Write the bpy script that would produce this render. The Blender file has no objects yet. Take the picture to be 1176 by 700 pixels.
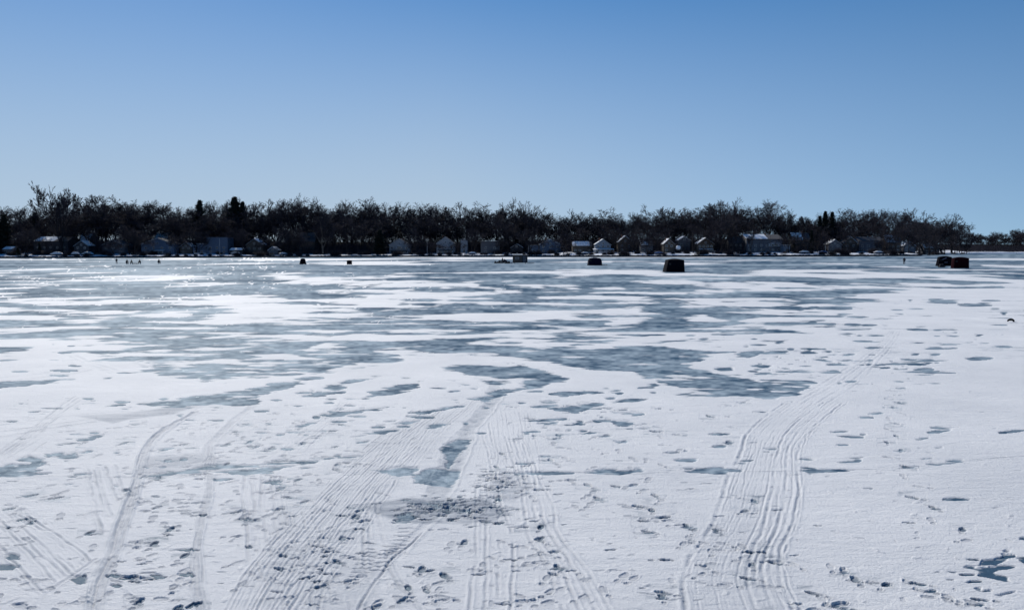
import bpy, bmesh, math, random
import numpy as np
from mathutils import Vector, Matrix
random.seed(7); rng = np.random.default_rng(7)
R = math.radians
scene = bpy.context.scene
col = scene.collection

# ------------------------------------------------------------------ camera
H = 3.2; F = 872.0; CX, CY = 588.0, 350.0
PITCH = math.atan(60.7/F); ROLL = 2.6/1176
fwd = np.array([0, math.cos(PITCH), -math.sin(PITCH)])
r0 = np.array([1.0, 0, 0]); u0 = np.array([0, math.sin(PITCH), math.cos(PITCH)])
up = u0*math.cos(ROLL) + r0*math.sin(ROLL)
right = r0*math.cos(ROLL) - u0*math.sin(ROLL)
cam_d = bpy.data.cameras.new('camera'); cam = bpy.data.objects.new('camera', cam_d); col.objects.link(cam)
M4 = Matrix(((right[0], up[0], -fwd[0], 0), (right[1], up[1], -fwd[1], 0), (right[2], up[2], -fwd[2], H), (0, 0, 0, 1)))
cam.matrix_world = M4
cam_d.sensor_fit = 'HORIZONTAL'; cam_d.sensor_width = 36; cam_d.lens = F/1176*36
cam_d.clip_start = 0.1; cam_d.clip_end = 20000
scene.camera = cam

def ground(px, py):
    """the point of the lake surface seen at photo position px, py"""
    d = fwd + right*(px-CX)/F - up*(py-CY)/F
    t = -H/d[2]
    return np.array([d[0]*t, d[1]*t])
def seen(X, Y, Z=0.0):
    rx = X*right[0]+Y*right[1]+(Z-H)*right[2]
    ux = X*up[0]+Y*up[1]+(Z-H)*up[2]
    fx = X*fwd[0]+Y*fwd[1]+(Z-H)*fwd[2]
    return CX+F*rx/fx, CY-F*ux/fx
def bearing(px, D):      # X of something at depth D in direction px
    return D*(px-CX)/F
def hor(px): return 290.6-2.6*px/1176
def zof(px, py, D): return H+(hor(px)-py)*D/F

# ------------------------------------------------------------------ helpers
def tag(o, label=None, cat=None, group=None, kind=None):
    if label: o['label'] = label
    if cat: o['category'] = cat
    if group: o['group'] = group
    if kind: o['kind'] = kind
    return o
def empty(name, loc, rz=0):
    o = bpy.data.objects.new(name, None); col.objects.link(o)
    o.location = loc; o.rotation_euler = (0, 0, rz); o.empty_display_size = .3
    return o
def copy_tree(o, parent=None):
    c = o.copy(); col.objects.link(c); c.parent = parent
    for k in ('label', 'category', 'group'):
        if parent is None and k in c: del c[k]
    for ch in [q for q in o.children]: copy_tree(ch, c)
    return c
def mesh_np(name, V, Q, smooth=False):
    me = bpy.data.meshes.new(name)
    V = np.asarray(V, dtype=np.float32); Q = np.asarray(Q, dtype=np.int32)
    n = Q.shape[1]
    me.vertices.add(len(V)); me.vertices.foreach_set('co', V.ravel())
    me.loops.add(Q.size); me.loops.foreach_set('vertex_index', Q.ravel())
    me.polygons.add(len(Q)); me.polygons.foreach_set('loop_start', np.arange(0, Q.size, n, dtype=np.int32))
    try: me.polygons.foreach_set('loop_total', np.full(len(Q), n, dtype=np.int32))
    except Exception: pass
    if smooth: me.polygons.foreach_set('use_smooth', np.ones(len(Q), dtype=bool))
    me.update(calc_edges=True); me.validate()
    return me
def link(name, me, mat, parent=None):
    o = bpy.data.objects.new(name, me); col.objects.link(o)
    if mat and not me.materials: me.materials.append(mat)
    o.parent = parent
    return o
class MB:
    def __init__(s): s.v = []; s.f = []
    def box(s, a, b, rz=0, c=None, taper=1.0):
        x0, y0, z0 = a; x1, y1, z1 = b
        mx, my = (x0+x1)/2, (y0+y1)/2
        pts = []
        for z, k in ((z0, 1), (z1, taper)):
            for x, y in ((x0, y0), (x1, y0), (x1, y1), (x0, y1)):
                pts.append((mx+(x-mx)*k, my+(y-my)*k, z))
        if rz:
            cx, cy = c if c else (mx, my); cs, sn = math.cos(rz), math.sin(rz)
            pts = [(cx+(x-cx)*cs-(y-cy)*sn, cy+(x-cx)*sn+(y-cy)*cs, z) for x, y, z in pts]
        i = len(s.v); s.v += pts
        s.f += [(i, i+3, i+2, i+1), (i+4, i+5, i+6, i+7)] + [(i+k, i+(k+1) % 4, i+4+(k+1) % 4, i+4+k) for k in range(4)]
        return s
    def tube(s, pts, rs, n=8, cap=True):
        pts = [Vector(p) for p in pts]
        if not hasattr(rs, '__len__'): rs = [rs]*len(pts)
        i = len(s.v)
        for k, p in enumerate(pts):
            d = (pts[min(k+1, len(pts)-1)]-pts[max(k-1, 0)]).normalized()
            a = d.orthogonal().normalized() if k == 0 else (a-d*a.dot(d)).normalized()
            b = d.cross(a)
            for j in range(n):
                t = 2*math.pi*j/n
                s.v.append(tuple(p+(a*math.cos(t)+b*math.sin(t))*rs[k]))
        for k in range(len(pts)-1):
            for j in range(n):
                s.f.append((i+k*n+j, i+k*n+(j+1) % n, i+(k+1)*n+(j+1) % n, i+(k+1)*n+j))
        if cap:
            s.f.append(tuple(i+j for j in reversed(range(n)))); s.f.append(tuple(i+(len(pts)-1)*n+j for j in range(n)))
        return s
    def prism(s, prof, y0, y1):    # profile in x,z ; extruded along y
        i = len(s.v); n = len(prof)
        for y in (y0, y1):
            for x, z in prof: s.v.append((x, y, z))
        s.f.append(tuple(i+j for j in range(n))); s.f.append(tuple(i+n+j for j in reversed(range(n))))
        for j in range(n): s.f.append((i+j, i+n+j, i+n+(j+1) % n, i+(j+1) % n))
        return s
    def prismx(s, prof, x0, x1):   # profile in y,z ; extruded along x
        i = len(s.v); n = len(prof)
        for x in (x0, x1):
            for y, z in prof: s.v.append((x, y, z))
        s.f.append(tuple(i+j for j in reversed(range(n)))); s.f.append(tuple(i+n+j for j in range(n)))
        for j in range(n): s.f.append((i+j, i+(j+1) % n, i+n+(j+1) % n, i+n+j))
        return s
    def build(s, name, mat, parent=None, smooth=False):
        me = bpy.data.meshes.new(name); me.from_pydata(s.v, [], s.f)
        bm = bmesh.new(); bm.from_mesh(me); bmesh.ops.recalc_face_normals(bm, faces=bm.faces)
        bm.to_mesh(me); bm.free()
        if smooth:
            for p in me.polygons: p.use_smooth = True
        return link(name, me, mat, parent)

# ------------------------------------------------------------------ materials
def nt(name):
    m = bpy.data.materials.new(name); m.use_nodes = True
    t = m.node_tree; b = t.nodes['Principled BSDF']
    return m, t, b
def L(t, a, b): t.links.new(a, b)
def simple(name, c, rough=.8, scale=3.0, var=.25, bump=.0, metal=0.0, spec=.3):
    m, t, b = nt(name)
    tc = t.nodes.new('ShaderNodeTexCoord'); n = t.nodes.new('ShaderNodeTexNoise')
    n.inputs['Scale'].default_value = scale; n.inputs['Detail'].default_value = 5
    L(t, tc.outputs['Object'], n.inputs['Vector'])
    r = t.nodes.new('ShaderNodeValToRGB'); L(t, n.outputs[0], r.inputs[0])
    r.color_ramp.elements[0].position = .3; r.color_ramp.elements[1].position = .7
    r.color_ramp.elements[0].color = tuple(x*(1-var) for x in c)+(1,)
    r.color_ramp.elements[1].color = tuple(min(x*(1+var), .95) for x in c)+(1,)
    L(t, r.outputs[0], b.inputs['Base Color'])
    b.inputs['Roughness'].default_value = rough; b.inputs['Metallic'].default_value = metal
    b.inputs['Specular IOR Level'].default_value = spec
    if bump:
        bp = t.nodes.new('ShaderNodeBump'); bp.inputs['Strength'].default_value = bump; bp.inputs['Distance'].default_value = .05
        L(t, n.outputs[0], bp.inputs['Height']); L(t, bp.outputs[0], b.inputs['Normal'])
    return m
def siding(name, c, pitch=.2, rough=.7):
    m, t, b = nt(name)
    tc = t.nodes.new('ShaderNodeTexCoord'); w = t.nodes.new('ShaderNodeTexWave')
    w.bands_direction = 'Z'; w.wave_profile = 'SAW'; w.inputs['Scale'].default_value = 1/pitch/6.283*3.14
    L(t, tc.outputs['Object'], w.inputs['Vector'])
    n = t.nodes.new('ShaderNodeTexNoise'); n.inputs['Scale'].default_value = 1.2; n.inputs['Detail'].default_value = 6
    L(t, tc.outputs['Object'], n.inputs['Vector'])
    r = t.nodes.new('ShaderNodeValToRGB'); L(t, n.outputs[0], r.inputs[0])
    r.color_ramp.elements[0].color = tuple(x*.75 for x in c)+(1,); r.color_ramp.elements[1].color = tuple(min(.85, x*1.15) for x in c)+(1,)
    L(t, r.outputs[0], b.inputs['Base Color'])
    bp = t.nodes.new('ShaderNodeBump'); bp.inputs['Distance'].default_value = .02
    L(t, w.outputs[0], bp.inputs['Height']); L(t, bp.outputs[0], b.inputs['Normal'])
    b.inputs['Roughness'].default_value = rough
    return m
MAT = {}
MAT['snow'] = simple('snow_clean', (.76, .79, .84), .85, 1.5, .06, .4)
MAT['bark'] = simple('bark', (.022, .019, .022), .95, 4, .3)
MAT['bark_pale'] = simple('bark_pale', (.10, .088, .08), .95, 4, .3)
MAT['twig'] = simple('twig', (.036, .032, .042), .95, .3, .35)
MAT['needle'] = simple('needle', (.010, .018, .016), .9, .6, .4)
MAT['stone'] = simple('seawall_stone', (.035, .034, .038), .95, 1.5, .6, .6)
MAT['glass'] = simple('window_glass', (.02, .025, .035), .08, 1, .2, spec=.6)
MAT['trim'] = simple('white_trim', (.50, .52, .56), .6, 2, .1)
MAT['brick'] = simple('brick', (.16, .08, .06), .9, 6, .4)
MAT['shingle'] = simple('shingle', (.07, .07, .08), .95, 3, .4, .4)
MAT['shingle_brown'] = simple('shingle_brown', (.09, .07, .06), .95, 3, .4, .4)
MAT['wood'] = simple('weathered_wood', (.13, .105, .085), .9, 4, .35, .3)
MAT['metal'] = simple('dull_metal', (.35, .36, .38), .45, 4, .2, metal=.8)
MAT['black'] = simple('black_fabric', (.003, .0036, .008), .9, 5, .3, .3, spec=.04)
MAT['navy'] = simple('navy_fabric', (.004, .006, .020), .9, 5, .3, .3, spec=.04)
MAT['red'] = simple('dark_red_fabric', (.018, .0015, .005), .9, 5, .35, .3, spec=.04)
MAT['greyflap'] = simple('grey_panel', (.17, .15, .19), .7, 5, .3)
MAT['tarp'] = simple('white_tarp', (.6, .62, .66), .5, 1, .1, .3)
MAT['bluetarp'] = simple('blue_tarp', (.05, .12, .3), .5, 1, .2, .3)
MAT['rubber'] = simple('rubber', (.02, .02, .02), .8, 5, .2)
MAT['skin'] = simple('skin', (.45, .26, .19), .6, 5, .05)
MAT['coat_dark'] = simple('dark_coat', (.014, .016, .024), .85, 8, .3)
MAT['coat_brown'] = simple('brown_coat', (.05, .035, .022), .85, 8, .3)
MAT['bucket'] = simple('bucket_plastic', (.5, .5, .48), .5, 4, .1)
WALLC = {'white': (.30, .31, .335), 'grey': (.10, .105, .125), 'blue': (.10, .135, .20), 'tan': (.085, .07, .058),
         'green': (.06, .08, .075), 'brown': (.08, .058, .045), 'paleblue': (.20, .24, .30), 'dark': (.035, .035, .045)}
for k, c in WALLC.items(): MAT['wall_'+k] = siding('siding_'+k, c)

# ------------------------------------------------------------------ noise
def hash2(ix, iy, s):
    h = (ix.astype(np.int64)*374761393+iy.astype(np.int64)*668265263+s*974634777) & 0x7fffffff
    h = ((h ^ (h >> 13))*1274126177) & 0x7fffffff
    return ((h ^ (h >> 16)) & 0xffff)/65535.0
def vnoise(x, y, s=0):
    ix = np.floor(x); iy = np.floor(y); fx = x-ix; fy = y-iy
    fx = fx*fx*fx*(fx*(fx*6-15)+10); fy = fy*fy*fy*(fy*(fy*6-15)+10)
    a = hash2(ix, iy, s); b = hash2(ix+1, iy, s); c = hash2(ix, iy+1, s); d = hash2(ix+1, iy+1, s)
    return (a+(b-a)*fx+(c-a)*fy+(a-b-c+d)*fx*fy)*2-1
def fbm(x, y, octs, s=0, gain=.55):
    out = 0; amp = 1; tot = 0
    for k in range(octs):
        ca, sa = math.cos(k*1.3), math.sin(k*1.3)
        out = out+amp*vnoise((x*ca-y*sa)*2**k+17.3*k, (x*sa+y*ca)*2**k-9.1*k, s+k); tot += amp; amp *= gain
    return out/tot*1.6
# ------------------------------------------------------------------ the frozen lake: one sheet, snow over ice
K = F*H
qa = np.concatenate([np.geomspace(6000, 440, 44)[:-1], np.arange(440, 2.2, -.62)])   # K/distance per row
da = K/qa
ac = np.arange(-.715, .7151, .80/F)
step = np.cumsum(np.geomspace(.80/F, .45, 32))
aa = np.concatenate([(-.715-step)[::-1], ac, .715+step])
A, Dm = np.meshgrid(aa, da)
Xg = (A*Dm).ravel(); Yg = Dm.ravel()
NR, NC = len(da), len(aa)
PX, PY = seen(Xg, Yg)
PD = Yg**2/K             # depth of one picture line there, metres: noise finer than this is left out
def lod_noise(x, y, lo, hi, s, gain=.75, span=30):
    out = np.zeros_like(x); tot = np.zeros_like(x)+1e-6; lam = hi; k = 0
    while lam > lo:
        w = np.clip((lam/PD-.6)/1.0, 0, 1)*np.clip((span*1.6-lam/PD)/(span*.8), .12, 1)
        ca, sa = math.cos(k*.9), math.sin(k*.9)
        if w.max() > 0:
            out += w*vnoise((x*ca-y*sa)/lam+11.7*k, (x*sa+y*ca)/lam-5.3*k, s+k)
            tot += w*w
        lam /= 1.9; k += 1
    return out/np.sqrt(tot)

SY = 3.0; RS = 2.3
def inside_dist(poly, x, y):
    """signed distance (px, y stretched) positive inside"""
    P = np.array(poly, float); P[:, 1] *= SY; y = y*SY
    d2 = np.full(x.shape, 1e12); ins = np.zeros(x.shape, bool)
    n = len(P)
    for i in range(n):
        a = P[i]; b = P[(i+1) % n]; e = b-a; L2 = e@e+1e-9
        t = np.clip(((x-a[0])*e[0]+(y-a[1])*e[1])/L2, 0, 1)
        d2 = np.minimum(d2, (x-a[0]-t*e[0])**2+(y-a[1]-t*e[1])**2)
        c = ((a[1] > y) != (b[1] > y)) & (x < (b[0]-a[0])*(y-a[1])/(b[1]-a[1]+1e-12)+a[0])
        ins ^= c
    return np.sqrt(d2)*np.where(ins, 1, -1)
FF = np.full(Xg.shape, -1.0)      # > 0 bare ice, < 0 snow
WW = np.zeros(Xg.shape)           # trodden, packed snow
Z = np.zeros(Xg.shape)
def sel(x0, x1, y0, y1):
    return np.nonzero((PX > x0) & (PX < x1) & (PY > y0) & (PY < y1))[0]
def paint(poly, sign, r=5.0, top=1.0, lim=None):
    r = r*RS
    P = np.array(poly, float); m = r*1.4
    i = sel(P[:, 0].min()-m, P[:, 0].max()+m, P[:, 1].min()-m/SY, P[:, 1].max()+m/SY)
    if not len(i): return
    g = np.clip(inside_dist(poly, PX[i], PY[i])/r, -1.3, top)
    if sign > 0: FF[i] = np.maximum(FF[i], g)
    else: FF[i] = np.minimum(FF[i], -g)
def streak(x0, x1, y, h, sign, y1=None, r=4.0, top=1.0):
    """a long thin lens"""
    if y1 is None: y1 = y
    n = 7; up_ = []; dn = []
    for k in range(n):
        t = k/(n-1); xx = x0+(x1-x0)*t; yy = y+(y1-y)*t; e = h/2*(math.sin(math.pi*min(max(t, .02), .98))**.6)
        up_.append((xx, yy-e)); dn.append((xx, yy+e))
    paint(up_+dn[::-1], sign, r, top)

BASE = [(-900, 100), (2100, 100), (2100, 316), (1300, 318), (1176, 323), (1080, 329), (1000, 335), (900, 347), (900, 378), (740, 384), (600, 402), (600, 410), (530, 402),
        (430, 403), (455, 413), (415, 422), (300, 430), (205, 436), (163, 428), (115, 423), (158, 417), (112, 411), (102, 402), (40, 398), (-900, 392)]
paint(BASE, 1, 6, .62)
S_ = -1; I_ = 1
# white drifts on the ice, far to near
for a in [(0,117,332.5,2.2),(30,199,340.5,3.4),(0,87,344,4.5),(40,143,349,3),(143,217,361.5,2.5),(163,275,377,3),(225,300,382,4),(300,473,333,1.8),
          (453,550,318.5,1.6),(542,600,321.5,1.6),(522,600,335,2.4),(568,600,374,2.4),(600,760,323.3,2),(740,930,325,2.4),(600,722,328,2.6),(631,676,318,1.6),
          (641,671,334,3.4),(722,786,336,3),(799,900,333.5,2.5),(64,135,386,4),(170,192,402,3),(300,400,309,1),(60,180,313,1.1),(0,60,319,1.4),(120,300,321,1.6),(230,420,326,1.4),
          (880,1010,312,1.6),(900,1060,318,2),(1010,1176,315,2),(1120,1176,308,1.6),(1060,1176,301,1.3),(1130,1300,305,1.4),(930,985,303,1.2),(820,900,316,1.8),(700,760,313,1.2),(640,700,310,1),
          (-60,60,364,5),(-120,-5,376,5),(-160,-20,341,4),(880,1100,309,1.3),(860,960,306,1.1),(930,1040,306,1),(1040,1180,321,2.2),(900,1010,322,2.6),(880,960,328,2.6),(980,1090,326,1.8),
          (300,520,304,.9),(520,700,301,1),(10,120,305,.8),(200,330,303,.9),(440,640,313,1.1)]:
    streak(a[0], a[1], a[2], a[3], S_)
DR = [[(-40,352),(61,354),(158,357),(155,361),(25,360),(-40,357)],
 [(178,351),(220,348.5),(245,345),(238,341),(250,338),(300,336),(340,338),(356,340.5),(300,344),(300,347),(245,349),(205,351.5)],
 [(247,351),(300,347.5),(345,351.5),(374,353.5),(300,355),(255,353.5)],
 [(222,368),(255,362),(300,360.5),(369,362),(384,357),(458,356),(420,362),(300,370),(230,370)],
 [(-60,373),(62,374),(122,376.5),(33,381),(-60,378)],
 [(443,327),(499,325.5),(545,328),(484,330)],[(382,340.5),(443,337),(555,339.5),(478,342)],
 [(351,344),(463,343),(453,350),(415,351),(384,347)],
 [(499,340),(565,341),(568,345),(600,348),(600,352),(458,352.5),(500,347)],
 [(417,365),(530,361),(600,355),(677,355),(733,347),(753,345),(763,346),(748,352),(738,357.5),(758,360),(738,369),(743,374),(694,378),(600,379.5),(600,373),(651,368),(702,365),(682,362.5),(600,367),(542,370),(478,367)],
 [(325,378),(402,375),(545,379),(504,382),(351,380)],[(550,384),(600,379),(640,382),(600,386)],
 [(620,341),(676,337),(743,343),(900,341),(900,344.5),(743,346.5),(712,345),(651,344)],
 [(633,351),(684,348.5),(695,351),(640,353.5)],
 [(766,350),(900,345),(1000,338),(1176,330),(1700,320),(1700,430),(900,430),(870,392),(830,377),(789,371),(794,364),(822,359.5),(845,356),(900,352),(800,353)],
 [(600,397),(651,397),(702,391),(727,384),(760,381),(900,378),(900,404),(840,403.5),(794,403),(763,398),(664,400)],
 [(237,388),(300,384),(402,385),(545,386),(453,390),(410,394),(387,400),(353,402),(364,395),(300,395),(245,391.5)],
 [(-60,391),(0,391),(143,393),(138,397),(90,402),(50,399),(0,396),(-60,396)],
 [(240,412),(300,409),(325,405),(343,407),(351,411),(387,412),(376,417),(300,416),(255,417)],
 [(427,403),(458,399),(478,400),(530,405),(600,412),(600,421),(560,417),(512,418),(480,417)]]
for p in DR: paint(p, S_, 4.5, 1.0)
# bare ice, middle distance to near
IC = [[(799,359),(855,359),(880,362.5),(845,371),(819,365)],[(738,369),(758,360),(796,359),(779,377),(745,374)],[(814,378),(880,377),(876,380),(830,381)],
 [(743,352),(778,347),(773,355)],[(605,347),(687,345),(727,347),(630,352)],[(613,371),(677,363),(705,366),(684,374)],
 [(876,343),(978,342),(1042,346),(953,347.5)],[(878,354),(901,349),(927,348),(909,354),(918,356)],[(943,355),(960,348),(991,349),(973,352),(970,357)],
 [(-60,398),(46,397),(30,403),(-60,407)],[(-60,440),(77,434),(86,436),(0,446),(-60,450)],
 [(160,464),(200,460),(230,455),(300,446),(323,437),(384,430),(343,441),(325,447),(300,455),(300,464),(217,470)],
 [(369,445),(402,435),(438,430),(427,434),(384,447)],[(417,458),(435,448),(463,440),(486,439),(476,448),(443,454)],
 [(501,422),(545,418),(600,422),(656,435),(620,446),(600,451),(600,437),(570,441),(537,437),(540,432)],[(540,459),(565,451),(600,444),(615,446),(600,450),(555,460)],
 [(638,397),(727,384),(753,385),(712,395),(660,399)],
 [(560,405),(600,403),(664,399),(763,398),(794,403),(840,403.5),(804,412),(794,416),(804,419.5),(789,423),(825,431),(855,431),(865,441),(900,444),(891,456),(830,456),(776,454),(789,449),(758,440),(733,430),(646,418),(600,412)],
 [(640,470),(660,466),(690,462),(720,459),(758,456),(735,461),(700,464),(670,470)],
 [(738,446),(752,440),(762,443),(750,447)],[(901,424),(950,427),(995,431),(970,433),(920,430)],[(870,440),(890,434),(945,438),(914,454),(876,459)],[(905,407),(930,411),(962,406),(950,412),(980,420),(960,420),(935,414)],
 [(876,417),(886,418),(880,421)],[(884,408),(901,405),(898,411),(890,413)],[(1028,429),(1060,427),(1092,429),(1060,433),(1035,432)],[(826,423),(840,421),(838,425),(828,426)],[(868,420),(876,417),(886,419),(878,422)],
 [(-60,536),(0,537),(20,529),(34,525),(58,530),(43,536),(38,542),(57,544),(34,548),(0,549.5),(-60,549)],
 [(48,521),(69,519),(74,522),(86,520),(91,527),(74,531),(66,528)],
 [(165,548),(200,541),(234,535),(296,533),(340,529),(382,526),(362,532),(346,534),(303,542),(282,546.5),(243,542),(210,545)],
 [(429,542),(457,537),(482,536),(475,546),(457,548)],[(477,546),(494,538),(527,540),(530,546),(518,559),(475,556)],
 [(506,510),(537,504),(538,513),(527,520),(520,530),(515,537),(511,520)],
 [(675,543),(694,539),(717,540),(735,538),(742,542),(711,546)],[(785,542),(800,537),(820,535),(845,538),(856,541),(826,545),(800,544)],
 [(914,541),(935,538),(940,540),(971,538),(975,540),(950,541),(930,544)],
 [(1108,652),(1128,646),(1140,641),(1152,637),(1162,639),(1158,644),(1148,648),(1170,651),(1152,654),(1143,657),(1158,663),(1160,668),(1143,668),(1133,663),(1125,661),(1120,656)],
 [(1168,642),(1240,640),(1240,658),(1172,656),(1180,650)],[(1,641),(14,636),(23,637),(24,642),(8,644)],[(-40,650),(10,649),(21,651),(13,654),(-40,652)],[(80,665),(92,661),(100,665),(93,674)],
 [(700,485),(713,483),(735,484),(725,488),(712,490)],[(455,594),(470,589),(486,594),(470,599),(452,601)]]
for p in IC: paint(p, I_, 2.9 if sum(q[1] for q in p)/len(p) < 445 else 2.3, 1.0)
for p in [[(14,534),(20,533.5),(23,535.5),(16,536.5)],[(24,531),(32,531),(33,533),(26,534)],[(52,524.5),(63,524),(60,527),(54,527)],
          [(725,410),(740,409.3),(753,410.5),(740,411.5)],[(725,416),(740,415),(755,416),(740,418)],[(763,413),(775,411.5),(786,415),(772,417)],[(1148,655),(1158,655),(1152,657.5)],
          [(230,540),(330,533),(346,534),(300,538),(232,543)]]: paint(p, S_, 3, .8)
for a in [(1085,1149,329,2),(1070,1098,346,3),(1103,1134,351,2.2),(1011,1034,364,2.2,363),(960,998,378,1.8),(876,919,379.5,2.6),(881,935,372.5,2),(1077,1098,378.5,1.6,377.5),
          (1039,1060,354,1.6),(876,889,363,1.8),(913,965,363.5,1.8),(1054,1067,375,1.4),(-40,30,413,2),(348,394,455,4,450),(600,671,383,3),(600,660,394,6,390),(768,784,388.5,2),(804,832,396,2.2),
          (712,784,396,2.4,391),(633,680,453,3.5,450),(840,873,411,4,404),(978,1001,441,4),(1026,1090,416,2.4,413.5),(1113,1136,412,2.4,410.5),(985,1008,424,3,421),(997,1003,419,5,408),
          (573,658,543.5,4),(777,800,528,4),(784,800,538,3),(1036,1044,537,2.2),(1062,1082,534,4.5,533.5),(1085,1110,530,5.5,527.5),(975,1040,539.5,1.4,538),(1040,1150,537,1.2,525),
          (1071,1104,491.5,3.5,491),(1068,1090,497,1.8,494.5),(1086,1112,574,5.5),(1052,1060,505,1.6),(690,716,484,3,482),(660,672,487,2.4),(684,702,483,3,482),(430,445,497,4.5),(403,432,502,3,498),(430,460,496,2.6,494),
          (448,482,487,2.2,483),(480,540,475,3.5,465),(470,520,474,3,470),(375,400,477,4,475),(400,445,473,4,468),(205,226,632,2.6),(205,224,661,4.5),(1121,1130,676.5,3.6),(1128,1140,679,3.2),(1142,1166,684,3.6,680),(1056,1072,682,3.4,679),
          (1118,1132,695,3.6),(1088,1098,666.5,2.4),(1100,1124,670,2,668.5),(1073,1120,657.5,2,656),(1160,1176,593.5,2.6),(1170,1190,618,4),(1150,1162,633,3),(1104,1120,660,2),(1110,1122,643.5,1.8),(28,48,541,2.5),(120,140,662,4),
          (172,188,661,5,664),(130,190,665,2.2,663),(130,138,673,5),(1000,1012,476,3,475),(988,1000,480,2.5),(1150,1176,497,1.8,494),(865,885,473,1.8),(820,832,512.5,2.4),(845,858,533,1.6)]:
    lone = a[0] > 880 and 340 < a[2] < 600
    streak(a[0], a[1], a[2], a[3]*(.62 if lone else 1), I_, a[4] if len(a) > 4 else None, 2.6 if a[2] < 440 else 1.7, .5 if lone else 1.0)
for p in [[(590,407),(664,402),(760,401),(792,405),(780,413),(800,424),(862,434),(893,446),(888,455),(835,455),(790,450),(745,432),(690,421),(640,415)],
          [(640,404),(720,401),(780,403),(760,420),(700,418),(640,411)],[(730,422),(800,428),(860,438),(850,450),(780,447)]]: paint(p, I_, 2.0, 1.5)
rs_ = random.Random(21)
for (x0, x1, y0, y1, n) in [(850,1160,384,446,150),(300,560,428,500,70),(590,760,446,500,50),(0,300,385,440,40),(560,900,384,400,40),(930,1176,338,384,50),(60,420,452,560,70),(600,1176,465,540,45)]:
    for k in range(n):
        x = rs_.uniform(x0, x1); y = rs_.uniform(y0, y1); L_ = rs_.uniform(5, 22)*rs_.choice([.6, 1, 1.4]); dy = rs_.uniform(-.12, .05)*L_ if y > 380 else 0
        if x > 1080 and y > 400: continue
        streak(x-L_/2, x+L_/2, y-dy/2, rs_.uniform(1.0, 2.3), I_, y+dy/2, 1.5, rs_.uniform(.3, .8))
# far ice to the right is almost bare, broken floes of snow between
nsm = lod_noise(Xg/1.8, Yg, .03, 3.5, 405, gain=.9, span=3)*np.clip((PY-312)/20, 0, 1)*np.clip((520-PY)/60, 0, 1)
nz = lod_noise(Xg/np.interp(PY, [300, 340, 400, 480, 700], [.8, 1.3, 2.4, 2.6, 1.8]), Yg, .04, 60, 5, gain=.9, span=9)
wind = lod_noise(Xg/np.interp(PY, [300, 340, 420, 700], [1.2, 3., 6., 3.]), Yg, .05, 40, 50, span=7)
amp = 1.15+0*FF
fine = lod_noise(Xg*2.6, Yg, .3, 60, 140, span=8)
far1 = np.clip((372-PY)/45, 0, 1)
FN = FF*1.0+1.05*nsm+far1*1.1*fine-far1*.14+amp*nz+np.interp(PY, [300, 345, 420, 450, 500], [.8, .95, .85, .5, .3])*wind
FN = np.where((FF < -.95) & ((PY > 398) | (PX > 960)), np.minimum(FN, -.12-.4*np.clip((PY-400)/40, 0, 1)), FN)
far = np.clip((330-PY)/12, 0, 1)*np.clip((PX-620)/200, 0, 1)
FN = FN+far*.12+.30*np.clip((338-PY)/20, 0, 1)*(1-.9*np.clip((PX-960)/200, 0, 1)*np.clip((PY-314)/8, 0, 1))
# sun glints painted into the ice mask as snow-white specks around the sun's bearing
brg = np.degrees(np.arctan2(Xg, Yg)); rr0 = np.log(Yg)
gl1 = vnoise(brg*7.5+.35*K/Yg, K/Yg*1.25, 201); gl2 = vnoise(brg*2.1, K/Yg*.30, 207)
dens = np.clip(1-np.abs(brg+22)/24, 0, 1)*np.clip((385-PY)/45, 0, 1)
glint = np.clip((gl1*.9+gl2*.55-(1.06-.54*dens))*4, 0, 1)*(dens > 0)
FN = np.where(FN > 0, FN-.9*glint*np.clip(FN+.2, 0, 1)-.36*glint, FN)
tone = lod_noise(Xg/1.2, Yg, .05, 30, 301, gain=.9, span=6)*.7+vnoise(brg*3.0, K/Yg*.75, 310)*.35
# thin cracks and blown lines on the open ice
# ---------------------------------------------------------------- marks pressed into the snow
def smooth_line(pts, n=9):
    P = [np.array(p, float) for p in pts]; P = [2*P[0]-P[1]]+P+[2*P[-1]-P[-2]]; out = []
    for i in range(1, len(P)-2):
        for k in range(n):
            t = k/n; a, b, c, d = P[i-1:i+3]
            out.append(.5*((2*b)+(-a+c)*t+(2*a-5*b+4*c-d)*t*t+(-a+3*b-3*c+d)*t**3))
    out.append(P[-2]); return np.array(out)
def line_dist(pts, margin):
    L_ = smooth_line(pts); i = sel(L_[:, 0].min()-margin, L_[:, 0].max()+margin, L_[:, 1].min()-2, L_[:, 1].max()+2)
    W_ = np.array([ground(*p) for p in L_])
    best = np.full(len(i), 1e9); sgn = np.zeros(len(i)); al = np.zeros(len(i)); acc = 0; x = Xg[i]; y = Yg[i]
    for a, b in zip(W_[:-1], W_[1:]):
        e = b-a; l2 = e@e; 
        if l2 < 1e-9: continue
        t = np.clip(((x-a[0])*e[0]+(y-a[1])*e[1])/l2, 0, 1)
        dx = x-a[0]-t*e[0]; dy = y-a[1]-t*e[1]; d = np.hypot(dx, dy)
        s = np.sign(e[0]*dy-e[1]*dx); m = d < best
        best = np.where(m, d, best); sgn = np.where(m, s, sgn); al = np.where(m, acc+t*math.sqrt(l2), al); acc += math.sqrt(l2)
    return i, best, sgn, al
snowness = np.clip(-FN*3, 0, 1); GN = [0]
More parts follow.
